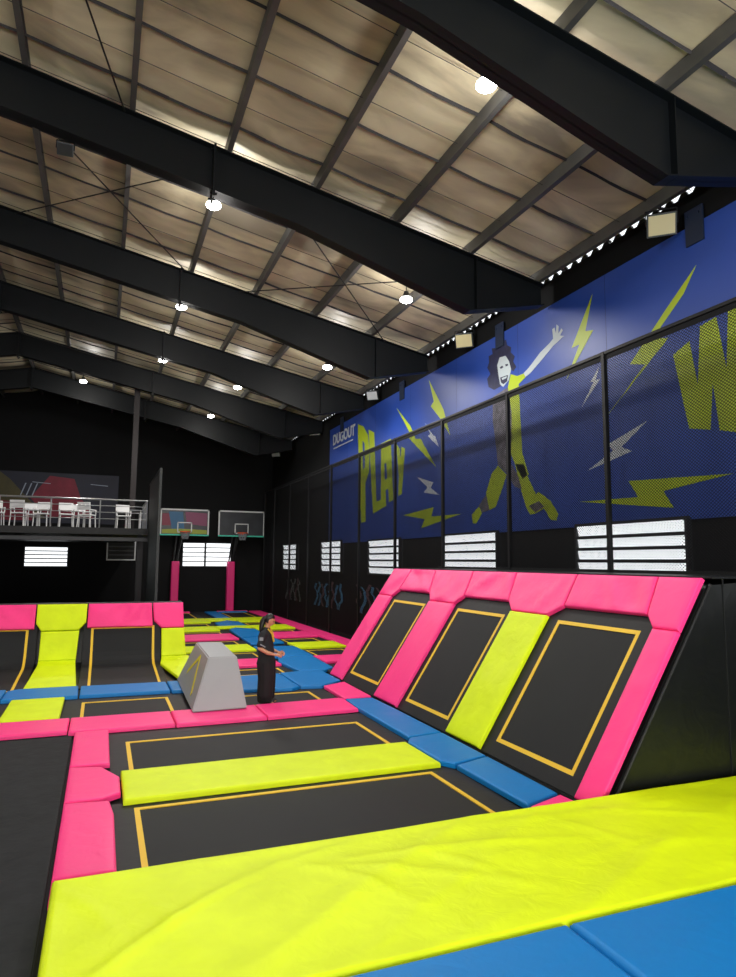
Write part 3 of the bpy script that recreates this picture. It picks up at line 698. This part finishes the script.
# ================================================================ GREY VAULT BOX
t = thing('vault_box', 'grey padded wedge-sided box with yellow strokes, on the pink row', 'box', (2.0, 13.2, .012))
bot = [(-.48, -1.48), (.46, -1.44), (.5, 1.7), (-.4, 1.75)]
top = [(-.16, -1.0), (.34, -1.0), (.44, 1.2), (-.08, 1.3)]
HB = .83
bm = bmesh.new()
vb = [bm.verts.new((x, y, .0)) for x, y in bot]; vt = [bm.verts.new((x, y, HB)) for x, y in top]
bm.faces.new(vb[::-1]); bm.faces.new(vt)
for i in range(4): bm.faces.new((vb[i], vb[(i + 1) % 4], vt[(i + 1) % 4], vt[i]))
bmesh.ops.recalc_face_normals(bm, faces=bm.faces[:])
bmesh.ops.bevel(bm, geom=bm.edges[:], offset=.02, segments=3, affect='EDGES')
mesh_obj('padded_body', bm, GREYB, t)
# strokes on the left face
A_, B_, C_, D_ = Vector((bot[0][0], bot[0][1], 0)), Vector((bot[3][0], bot[3][1], 0)), Vector((top[3][0], top[3][1], HB)), Vector((top[0][0], top[0][1], HB))
nf = (B_ - A_).cross(D_ - A_).normalized()
if nf.x > 0: nf = -nf
def LFc(u, v): return (A_ * (1 - u) + B_ * u) * (1 - v) + (D_ * (1 - u) + C_ * u) * v
bm = bmesh.new()
for (u0, v0), (u1, v1) in (((.72, .38), (.42, .86)), ((.42, .86), (.22, .18))):
    p, q = LFc(u0, v0), LFc(u1, v1); d = (q - p).normalized(); s = nf.cross(d) * .045
    a = [bm.verts.new(x + nf * .004) for x in (p - s, p + s, q + s, q - s)]; b = [bm.verts.new(v.co + nf * .006) for v in a]
    bm.faces.new(a); bm.faces.new(b[::-1])
    for i in range(4): bm.faces.new((a[i], b[i], b[(i + 1) % 4], a[(i + 1) % 4]))
mesh_obj('yellow_stroke', bm, mat('stroke_yellow', rgb(220, 205, 30), .5), t)

# ================================================================ LAMPS
lampd = [(4.40, 6.95, .60), (1.62, 11.95, .82), (1.62, 17.4, .80), (5.95, 12.75, .8), (5.95, 18.3, .8), (1.57, 22.5, .8), (4.2, 23.2, .75), (-1.05, 28.7, .75), (4.05, 28.5, .75)]
labs = ['round ceiling lamp glowing beside the nearest rafter', 'round ceiling lamp under the second rafter at centre', 'ceiling lamp below the third rafter, left of centre', 'ceiling lamp high above the logo, right of centre', 'ceiling lamp below and left of the lamp over the logo', 'ceiling lamp on the fourth bay, left of the dim pair', 'small ceiling lamp half hidden by a bracket in the far roof', 'leftmost small ceiling lamp in the far roof', 'lowest small ceiling lamp above the far court']
extra = [(-4.6, 6.8, .9), (-8.5, 12.0, .9), (-8.5, 17.2, .9), (-8, 22.6, .9), (1.62, 1.8, .9), (5.9, 2.2, .9), (-4.6, 1.8, .9), (1.6, -2.5, .9)]
def lamp():
    t = thing('ceiling_lamp', '', 'lamp')
    bm = bmesh.new(); bmesh.ops.create_cone(bm, cap_ends=True, segments=24, radius1=.12, radius2=.08, depth=.06, matrix=Matrix.Translation((0, 0, .10)))
    bmesh.ops.create_cone(bm, cap_ends=True, segments=24, radius1=.07, radius2=.05, depth=.08, matrix=Matrix.Translation((0, 0, .17)))
    mesh_obj('housing', bm, HOUS, t)
    bm = bmesh.new(); bmesh.ops.create_uvsphere(bm, u_segments=20, v_segments=10, radius=.14, matrix=Matrix.Translation((0, 0, .02)) @ Matrix.Diagonal((1, 1, .45, 1))); mesh_obj('diffuser', bm, LAMP, t, True)
    bm = bmesh.new(); tube(bm, (0, 0, .2), (0, 0, .66), .012, 8); mesh_obj('stem', bm, BLK, t)
    return t
proto = lamp()
LP = 165
for i, (x, y, d) in enumerate(lampd + extra):
    z = roofz(x) - d
    o = proto if i == 0 else copy_tree(proto)
    o.location = (x, y, z)
    st = [c for c in o.children if c.name.startswith('stem')][0]; st.scale = (1, 1, 1); st.location = (0, 0, d - .66 - .02) if d - .66 < .01 else (0, 0, 0)
    if d > .68: st.scale = (1, 1, (d - .01) / .66)
    o['label'] = labs[i] if i < len(labs) else 'ceiling lamp outside the view'; o['group'] = 'hanging ceiling lamps'
    ld = bpy.data.lights.new('lamp_light', 'SPOT'); ld.energy = LP; ld.shadow_soft_size = .16; ld.spot_size = math.radians(158); ld.spot_blend = .5
    l2 = bpy.data.lights.new('lamp_glow_light', 'POINT'); l2.energy = 72 if y < 20 else 26; l2.shadow_soft_size = .16; l2.color = (1, .965, .92)
    lo2 = bpy.data.objects.new('lamp_glow_light', l2); COL.objects.link(lo2); lo2.parent = o; lo2.location = (0, 0, -.28); ld.color = (1, .965, .92)
    lo = bpy.data.objects.new('lamp_light', ld); COL.objects.link(lo); lo.parent = o; lo.location = (0, 0, -.26)

# floodlights
def flood(label, loc, rz, tilt, lens, size=.3, stem=.25):
    t = thing('floodlight', label, 'floodlight', loc, rz)
    M = Matrix.Rotation(tilt, 4, 'X')
    bm = bmesh.new(); box(bm, -size * .62, size * .62, -.04, .06, -size / 2, size / 2, M, .01)
    for k in range(5): box(bm, -size * .5 + k * size * .25, -size * .5 + k * size * .25 + .012, .06, .1, -size * .4, size * .4, M)
    mesh_obj('housing', bm, HOUS, t)
    bm = bmesh.new(); box(bm, -size * .55, size * .55, -.05, -.04, -size * .42, size * .42, M); mesh_obj('lens', bm, lens, t)
    bm = bmesh.new(); path_tube(bm, [(-size * .66, 0, 0), (-size * .66, .03, size * .75), (size * .66, .03, size * .75), (size * .66, 0, 0)], .012, 6); tube(bm, (0, .03, size * .75), (0, .03, size * .75 + stem), .012, 6)
    mesh_obj('bracket', bm, BLK, t)
fl = [((8.18, 7.75, 8.02), 'large amber-lensed floodlight at the eave nearest the camera', FLOODM, .36), ((8.18, 14.1, 8.08), 'yellowish floodlight at the eave left of the painted head', FLOODM, .36), ((8.18, 20.2, 8.1), 'pale floodlight at the eave above the lime letters', FLOODW, .32), ((8.18, 26.8, 8.1), 'small pale floodlight at the eave left of the logo', FLOODW, .42), ((8.1, 33.3, 8.1), 'farthest floodlight at the eave in the dark corner', FLOODW, .4)]
for loc, lab, m, s in fl: flood(lab, loc, math.radians(-42), math.radians(28), m, s, .12)
flood('dark floodlight hanging under the second rafter at upper left', (-.88, 11.35, 9.25), math.radians(0), math.radians(40), BLK, .2, .16)

# cross bracing rods
def rod(a, b, label):
    o = mesh_obj('bracing_rod', B(lambda bm: tube(bm, a, b, .014, 6)), CABLE); tag(o, label, 'rod', 'roof bracing rods')
def rp(x, y, d=.33): return (x, y, roofz(x) - d)
rod(rp(-2.0, 11.25), rp(1.6, 16.2), 'thin bracing rod descending rightwards behind the second rafter at left')
rod(rp(-2.2, 16.2, .37), rp(1.7, 11.25, .37), 'thin bracing rod crossing it, rising to the centre lamp')
rod(rp(2.6, 11.25), rp(6.9, 16.2), 'bracing rod running down towards the eave, right of centre')
rod(rp(2.9, 16.2, .37), rp(7.2, 11.25, .37), 'bracing rod running nearly level towards the right lamp')
rod(rp(-1.3, 6.3), rp(0, 11.0), 'bracing rod in the nearest bay at upper left')
rod(rp(-6, 21.4), rp(0, 26.0), 'bracing rod in the far roof at left')

# ================================================================ PERSON
def skinned(name, chains, m, parent, voxel=.011, extra=None):
    """one continuous skin grown over tapered limbs; points are (x,y,z,r) or (x,y,z,(r_side,r_front))"""
    bm = bmesh.new()
    def rr(v): return v if isinstance(v, tuple) else (v, v)
    for ch in chains:
        for p, q in zip(ch, ch[1:]):
            a, b = Vector(p[:3]), Vector(q[:3]); ra, rb = rr(p[3]), rr(q[3])
            n = max(2, int((b - a).length / (.35 * min(*ra, *rb)))) if min(*ra, *rb) < .03 else max(3, int((b - a).length / .022))
            for i in range(n + 1):
                t_ = i / n; c = a.lerp(b, t_); r0 = ra[0] + (rb[0] - ra[0]) * t_; r1 = ra[1] + (rb[1] - ra[1]) * t_
                bmesh.ops.create_icosphere(bm, subdivisions=2, radius=1, matrix=Matrix.Translation(c) @ Matrix.Diagonal((r1, r0, min(r0, r1), 1)))
    if extra: extra(bm)
    me = bpy.data.meshes.new(name); bm.to_mesh(me); bm.free()
    o = bpy.data.objects.new(name, me); COL.objects.link(o)
    rm = o.modifiers.new('r', 'REMESH'); rm.mode = 'VOXEL'; rm.voxel_size = voxel
    sm = o.modifiers.new('m', 'SMOOTH'); sm.iterations = 2; sm.factor = .4
    bpy.context.view_layer.update(); dg = bpy.context.evaluated_depsgraph_get()
    me2 = bpy.data.meshes.new_from_object(o.evaluated_get(dg)); bpy.data.objects.remove(o)
    me2.materials.clear(); me2.materials.append(m)
    for p in me2.polygons: p.use_smooth = True
    r = bpy.data.objects.new(name, me2); COL.objects.link(r); r.parent = parent
    return r
def head_bm(bm, c, tilt):
    M = Matrix.Translation(c) @ Matrix.Rotation(tilt, 4, 'Y')
    r = bmesh.ops.create_uvsphere(bm, u_segments=32, v_segments=24, radius=1)
    for v in r['verts']:
        x, y, z = v.co
        X, Y_, Z = x * .092, y * .072, z * .112
        if z < 0:                                   # taper to the chin
            Y_ *= 1 + z * .28; X = X * (1 + z * .10) + (.012 if x > 0 else .02) * -z
        # eye sockets, nose, lips, brow
        if x > 0:
            ny = abs(y)
            X += .020 * math.exp(-(y / .16) ** 2 - ((z + .18) / .17) ** 2) * 1.3
            X += .006 * math.exp(-(y / .3) ** 2 - ((z + .55) / .08) ** 2)
            X -= .010 * math.exp(-((ny - .38) / .16) ** 2 - ((z - .02) / .12) ** 2)
            X += .004 * math.exp(-((z - .22) / .1) ** 2)
        # ears
        if abs(x) < .25 and abs(z + .05) < .28: Y_ += math.copysign(.012, y) * (1 - abs(x) / .25)
        v.co = M @ Vector((X, Y_, Z))
P = thing('person', 'person in black shirt and loose black trousers standing on a trampoline, hands together', 'person', (2.93, 12.42, -.064), math.radians(-24))
neck = (-.005, 0, 1.36, .05); chest = (-.03, 0, 1.22, (.12, .095)); belly = (-.01, 0, 1.03, (.115, .095)); pel = (0, 0, .88, (.13, .11))
HC = Vector((.045, 0, 1.505))
def arm(sg):
    if sg < 0: pts = [(-.03, -.16, 1.28, .05), (-.085, -.225, 1.02, .042), (.06, -.205, .935, .037), (.18, -.15, .90, .027)]
    else: pts = [(-.02, .16, 1.28, .05), (-.03, .23, 1.02, .042), (.08, .19, .94, .037), (.20, .10, .91, .027)]
    w = Vector(pts[-1][:3]); palm = w + Vector((.06, -sg * .005, -.012))
    return [[chest] + pts + [(palm.x, palm.y, palm.z, (.03, .02))]], w, palm
chains = [[pel, belly, chest, neck, (.02, 0, 1.44, .05)]]
for sg in (-1, 1):
    ch, w, palm = arm(sg); chains += ch
    for k, (dz, L_) in enumerate(((.026, .070), (.009, .078), (-.009, .073), (-.026, .058))):
        b0 = (palm.x + .005, palm.y, palm.z + dz * .7, .011)
        f1 = (palm.x + .02 + L_ * .45, palm.y - sg * .008, palm.z + dz - .006, .0095); f2 = (palm.x + .012 + L_ * .75, palm.y - sg * .028, palm.z + dz - .018, .008); f3 = (palm.x + L_ * .62, palm.y - sg * .048, palm.z + dz - .024, .0075)
        chains.append([(palm.x, palm.y, palm.z, (.03, .02)), b0, f1, f2, f3])
    chains.append([(palm.x, palm.y, palm.z, (.03, .02)), (palm.x - .01, palm.y - sg * .02, palm.z + .03, .011), (palm.x + .02, palm.y - sg * .035, palm.z + .045, .009), (palm.x + .045, palm.y - sg * .04, palm.z + .04, .008)])
    chains.append([pel, (.0, sg * .09, .80, .095), (.03, sg * .095, .48, .06), (0, sg * .1, .09, .042), (.05, sg * .105, .035, .04), (.15, sg * .115, .03, .035)])
body = skinned('body', chains, SKIN, P, .0065, lambda bm: head_bm(bm, HC, math.radians(18)))
# clothes
tc = [[(0, 0, .84, (.175, .155)), (-.01, 0, 1.03, (.16, .145)), (-.03, 0, 1.2, (.16, .135)), (-.02, 0, 1.30, (.11, .08)), (-.005, 0, 1.345, (.065, .06))]]
for sg, e in ((-1, (-.078, -.215, 1.08, .066)), (1, (-.03, .222, 1.08, .066))):
    tc.append([(-.03, 0, 1.2, (.145, .118)), (-.03, sg * .155, 1.27, .068), e])
shirt = skinned('shirt', tc, SHIRT, P)
tr = []
for sg in (-1, 1):
    tr.append([(0, 0, .90, (.15, .135)), (0, sg * .02, .84, (.165, .15)), (.0, sg * .095, .74, (.125, .165)), (.02, sg * .115, .48, (.11, .15)), (.01, sg * .12, .18, (.11, .15)), (.01, sg * .12, .075, (.07, .145))])
skinned('trousers', tr, TROU, P)
def eb(bm, c, r, M=None):
    bmesh.ops.create_uvsphere(bm, u_segments=20, v_segments=14, radius=1, matrix=Matrix.Translation(c) @ (M or Matrix.Identity(4)) @ Matrix.Diagonal((*r, 1)))
bm = bmesh.new()
Mh = Matrix.Translation(HC) @ Matrix.Rotation(math.radians(18), 4, 'Y')
r = bmesh.ops.create_uvsphere(bm, u_segments=32, v_segments=20, radius=1)
for v in r['verts']:
    x, y, z = v.co; X, Y_, Z = x * .104 - .006, y * .086, z * .124 + .006
    if x > .25 and z < .45: X = min(X, .03)
    if x > .1 and z < .30: Y_ *= .8; X = min(X, .01)
    if z < -.35: Z = -.045; 
    v.co = Mh @ Vector((X, Y_, Z))
mesh_obj('hair', bm, HAIR, P, True)
skinned('ponytail', [[(-.05, 0, 1.54, .05), (-.085, 0, 1.48, .055), (-.10, -.01, 1.40, .052), (-.11, -.02, 1.33, .036), (-.115, -.02, 1.28, .016)]], HAIR, P)
for sg in (-1, 1):
    bm = bmesh.new(); eb(bm, (.05, sg * .108, .045), (.14, .05, .045)); mesh_obj('shoe', bm, SHOE, P, True)
    bm = bmesh.new(); eb(bm, Mh @ Vector((.082, sg * .027, .002)), (.010, .012, .006)); mesh_obj('eye', bm, HAIR, P, True)
bm = bmesh.new(); eb(bm, Mh @ Vector((.080, 0, -.062)), (.010, .022, .004)); mesh_obj('mouth', bm, mat('lips', rgb(150, 80, 75), .5), P, True)
bm = bmesh.new(); path_tube(bm, [(.03, -.065, 1.36), (.105, -.055, 1.26), (.135, -.02, 1.12), (.135, .02, 1.12), (.105, .05, 1.26), (.03, .06, 1.38)], .013, 6); mesh_obj('lanyard', bm, GOLD, P)
bm = bmesh.new(); box(bm, -.035, .035, -.004, .004, -.03, .03, Matrix.Translation((-.05, -.257, 1.19)) @ Matrix.Rotation(-.25, 4, 'X'), .003); mesh_obj('sleeve_patch', bm, GREYC, P)
bm = bmesh.new(); box(bm, -.05, .06, -.004, .004, -.012, .012, Matrix.Translation((-.02, -.285, 1.075)) @ Matrix.Rotation(.5, 4, 'Y'), .003); mesh_obj('sleeve_stripe', bm, GREYC, P)

# ================================================================ MEZZANINE
t = thing('mezzanine', '', '', (-6, 24, 0)); del t['category']; struct(t)
ZM = 3.62
bm = bmesh.new(); box(bm, XL + 6.02, 1.42 + 6, 0, 11.55, 3.40, ZM); mesh_obj('deck_slab', bm, BLK, t)
bm = bmesh.new(); box(bm, XL + 6.02, 1.42 + 6, -.03, .05, 3.18, 3.30); mesh_obj('edge_beam', bm, mat('beam_grey', rgb(48, 50, 54), .5), t)
bm = bmesh.new()
for x in (-8.5, 1.2): box(bm, x + 6 - .1, x + 6 + .1, .3, .5, FZ, 3.4)
mesh_obj('support_post', bm, BLK, t)
t = thing('balcony_railing', 'steel balcony railing with four horizontal bars on the mezzanine', 'railing', (-6, 24.05, ZM))
for i in range(9):
    bm = bmesh.new(); x = 1.36 - i * 1.5 + 6; tube(bm, (x, 0, 0), (x, 0, .95), .022, 8); mesh_obj('post', bm, CHROME, t)
for k, z in enumerate((.95, .74, .52, .30)):
    bm = bmesh.new(); r = .03 if k == 0 else .013
    tube(bm, (-5.2, 0, z), (7.36, 0, z), r, 8); tube(bm, (7.36, 0, z), (7.36, 3.0, z), r, 8)
    mesh_obj('rail', bm, CHROME, t)
for k in range(12):
    bm = bmesh.new(); tube(bm, (7.36, .2 + k * .24, .03), (7.36, .2 + k * .24, .94), .009, 6); mesh_obj('baluster', bm, CHROME, t)
def chair():
    t = thing('white_chair', '', 'chair')
    for sx in (-.2, .2):
        bm = bmesh.new(); path_tube(bm, [(sx * 1.1, -.2, 0), (sx, -.18, .44)], .018, 6); mesh_obj('leg', bm, WPLAS, t)
        bm = bmesh.new(); path_tube(bm, [(sx * 1.1, .24, 0), (sx, .2, .44), (sx, .27, .84)], .018, 6); mesh_obj('leg', bm, WPLAS, t)
        bm = bmesh.new(); path_tube(bm, [(sx * 1.15, .22, .62), (sx * 1.15, -.16, .62), (sx * 1.1, -.17, .44)], .018, 6); mesh_obj('armrest', bm, WPLAS, t)
    bm = bmesh.new(); box(bm, -.22, .22, -.22, .22, .43, .47, None, .012); mesh_obj('seat', bm, WPLAS, t)
    bm = bmesh.new(); box(bm, -.23, .23, -.014, .014, -.13, .13, Matrix.Translation((0, .25, .74)) @ Matrix.Rotation(-.15, 4, 'X'), .012); mesh_obj('backrest', bm, WPLAS, t)
    return t
cs = [(-3.32, 24.8, .3, 'white chair at the left edge of the balcony'), (-2.62, 24.75, 2.9, 'white chair with its back to the rail, left cluster'), (-2.30, 25.5, .2, 'white chair behind the left cluster on the balcony'), (-1.95, 24.8, -.2, 'white chair turned slightly right in the left cluster'), (-1.2, 24.8, .15, 'white chair in the middle of the balcony row'), (-.72, 25.5, .5, 'white chair set further back beside the middle chair'), (-.55, 24.7, 2.7, 'white chair right of the middle with tall back to the rail'), (.62, 24.8, .1, 'lone white chair near the right end of the balcony')]
pc = chair()
for i, (x, y, rz, lab) in enumerate(cs):
    o = pc if i == 0 else copy_tree(pc)
    o.location = (x, y, ZM); o.rotation_euler = (0, 0, rz); o['label'] = lab; o['group'] = 'white chairs on the balcony'
t = thing('white_table', 'pale low table at the right end of the balcony', 'table', (1.0, 26.0, ZM))
bm = bmesh.new(); box(bm, -.28, .28, -.5, .5, .70, .74, None, .01); mesh_obj('tabletop', bm, mat('table_grey', rgb(120, 124, 128), .5), t)
for sx in (-.24, .24):
    for sy in (-.45, .45):
        bm = bmesh.new(); tube(bm, (sx, sy, 0), (sx, sy, .7), .02, 6); mesh_obj('leg', bm, WPLAS, t)
# painted banner over the balcony
t = thing('painted_banner', 'dark painted banner with red and olive shapes above the balcony', 'banner', (-3.5, YB - .02, 4.3))
D1 = mat('banner_navy', rgb(15, 20, 42), .6, var=.2); D2 = mat('banner_olive', rgb(70, 64, 30), .6, var=.2, vscale=3); D3 = mat('banner_red', rgb(120, 16, 44), .6, var=.15, vscale=3); D4 = mat('banner_chalk', rgb(150, 160, 178), .6)
def flat(nm, pts, m, d):
    bm = bmesh.new(); prism(bm, pts, lambda x, z: (x, -.02 - d, z), lambda x, z: (x, -.002, z)); mesh_obj(nm, bm, m, t)
flat('panel', [(-4, 0), (4.1, 0), (4.1, 2.45), (-4, 2.45)], D1, 0)
flat('olive_shape', [(-2.6, .2), (.9, .2), (.2, 1.0), (-.75, 2.05), (-1.2, 2.4), (-2.6, 2.4)], D2, .004)
flat('red_shape', [(.9, .3), (3.0, .3), (2.35, 1.35), (2.05, 2.2), (.95, 2.3), (.15, 1.2)], D3, .006)
flat('red_band', [(-1.6, .1), (.3, .1), (.3, .9), (-1.2, 1.05)], D3, .007)
for k in range(3): flat('chalk_line', [(-.3 + k * .25, 1.3), (-.25 + k * .25, 1.3), (-.05 + k * .25, 1.9), (-.1 + k * .25, 1.9)], D4, .008)
for k in range(2): flat('chalk_line', [(.2 + k * 2.6, 1.95), (1.0 + k * 2.6, 1.9), (1.0 + k * 2.6, 1.93), (.2 + k * 2.6, 1.98)], D4, .009)
o = mesh_obj('back_column', B(lambda b: [box(b, -.1, .1, -.1, -.08, 0, 6.0), box(b, -.1, .1, .08, .1, 0, 6.0), box(b, -.01, .01, -.08, .08, 0, 6.0)]), mat('column_rust', rgb(26, 17, 19), .6)); o.location = (.97, 26.6, ZM); struct(o)
# partition
o = mesh_obj('partition_screen', B(lambda b: [box(b, 1.42, 1.47, 19.6, 23.9, FZ, 5.12), box(b, 1.41, 1.48, 19.56, 19.62, FZ, 5.16), box(b, 1.41, 1.48, 19.6, 23.9, 5.10, 5.15)]), mat('partition_dark', rgb(26, 33, 33), .5))
tag(o, 'tall dark upright partition at the end of the balcony', 'partition')

# ================================================================ BASKETBALL HOOPS
def hoop(xc, xp, label, coloured):
    yb = 34.45; t = thing('basketball_hoop', label, 'basketball hoop', (xp, 34.95, FZ), 0)
    dx = xc - xp; z0, z1 = 3.78 - FZ, 5.12 - FZ; w = 1.2
    bm = bmesh.new(); box(bm, -.19, .19, -.19, .19, 0, 2.5 - FZ, None, .05); mesh_obj('padded_post', bm, PINKP, t)
    bm = bmesh.new()
    for s in (-.1, .1): tube(bm, (s, .0, 2.5 - FZ), (s + dx * .3, -.2, 3.9 - FZ), .04, 6)
    tube(bm, (0, 0, 2.4 - FZ), (dx, -.4, 4.2 - FZ), .05, 6); tube(bm, (dx, -.4, 4.2 - FZ), (dx, -.48, 4.2 - FZ), .05, 6)
    mesh_obj('support_arm', bm, BLK, t)
    bm = bmesh.new(); box(bm, dx - w, dx + w, -.50, -.48, z0, z1); bd = mesh_obj('backboard', bm, mat('board_dark', rgb(44, 47, 52), .3, var=.3, vscale=1.5), t)
    bm = bmesh.new()
    for a in ((-w, -w + .07, z0, z1), (w - .07, w, z0, z1), (-w, w, z1 - .07, z1)): box(bm, dx + a[0], dx + a[1], -.515, -.5, a[2], a[3])
    for a in ((-.36, -.31, z0 + .15, z0 + .68), (.31, .36, z0 + .15, z0 + .68), (-.36, .36, z0 + .63, z0 + .68), (-.36, .36, z0 + .15, z0 + .2)): box(bm, dx + a[0], dx + a[1], -.515, -.5, a[2], a[3])
    mesh_obj('board_frame', bm, FRAMEW, bd)
    bm = bmesh.new(); box(bm, dx - w, dx + w, -.517, -.5, z0, z0 + .07); mesh_obj('board_trim', bm, TEAL, bd)
    if coloured:  # flat coloured shapes laid on the board face
        for k, (pts, m) in enumerate(((rect(-1.1, -.5, .5, 1.1), mat('board_red', rgb(120, 40, 62), .5)), ([(-.6, .2), (.0, .2), (-.1, 1.2), (-.8, 1.2)], mat('board_blue', rgb(40, 92, 130), .5)), ([(.1, .6), (1.1, .5), (1.1, 1.15), (.0, 1.2)], mat('board_mauve', rgb(120, 56, 88), .5)), ([(-1.1, .1), (1.1, .1), (1.1, .3), (-.2, .35), (-1.1, .3)], mat('board_olive', rgb(140, 150, 50), .5)))):
            bm = bmesh.new(); prism(bm, [(dx + a, z0 + b) for a, b in pts], lambda x, z: (x, -.506 - .001 * k, z), lambda x, z: (x, -.499, z)); mesh_obj('board_shape', bm, m, bd)
    bm = bmesh.new(); R_ = .25; n = 20; c = (dx, -.5 - R_ - .08, z0 + .18)
    for i in range(n):
        a, b = 2 * PI * i / n, 2 * PI * (i + 1) / n
        tube(bm, (c[0] + R_ * math.cos(a), c[1] + R_ * math.sin(a), c[2]), (c[0] + R_ * math.cos(b), c[1] + R_ * math.sin(b), c[2]), .028, 6)
    box(bm, dx - .1, dx + .1, -.58, -.5, c[2] - .08, c[2] + .03); mesh_obj('rim', bm, ORANGE, t)
    bm = bmesh.new()
    for i in range(12):
        a = 2 * PI * i / 12
        for s in (1, -1):
            b = a + s * PI / 6
            tube(bm, (c[0] + R_ * math.cos(a), c[1] + R_ * math.sin(a), c[2]), (c[0] + .14 * math.cos(b), c[1] + .14 * math.sin(b), c[2] - .36), .012, 4)
    mesh_obj('net', bm, GREYC, t)
hoop(3.79, 3.45, 'left basketball hoop with a colourful backboard on a pink post', True)
hoop(6.66, 6.24, 'right basketball hoop with a plain dark backboard on a pink post', False)

# ================================================================ LIGHT, WORLD, CAMERA
W = bpy.data.worlds.new('World'); SC.world = W; W.use_nodes = True
W.node_tree.nodes['Background'].inputs[0].default_value = (.9, .95, 1, 1); W.node_tree.nodes['Background'].inputs[1].default_value = 1.6
cam = bpy.data.cameras.new('Camera'); co = bpy.data.objects.new('Camera', cam); COL.objects.link(co)
yaw, pit, rol, f = .3788, .1098, .0073, 663.03
cam.sensor_fit = 'VERTICAL'; cam.sensor_height = 24; cam.lens = 24 * f / 977
fwd = Vector((math.sin(yaw) * math.cos(pit), math.cos(yaw) * math.cos(pit), math.sin(pit))); right = Vector((math.cos(yaw), -math.sin(yaw), 0)); up = right.cross(fwd)
c_, s_ = math.cos(rol), math.sin(rol); r2 = c_ * right + s_ * up; u2 = -s_ * right + c_ * up
Mx = Matrix((r2, u2, -fwd)).transposed().to_4x4(); Mx.translation = Vector((0, 0, H)); co.matrix_world = Mx
cam.clip_start = .05; cam.clip_end = 200
SC.camera = co
vs = SC.view_settings; vs.view_transform = 'Standard'; vs.look = 'None'; vs.gamma = 1; vs.use_curve_mapping = False; vs.exposure = -0.07
SC.cycles.max_bounces = 8
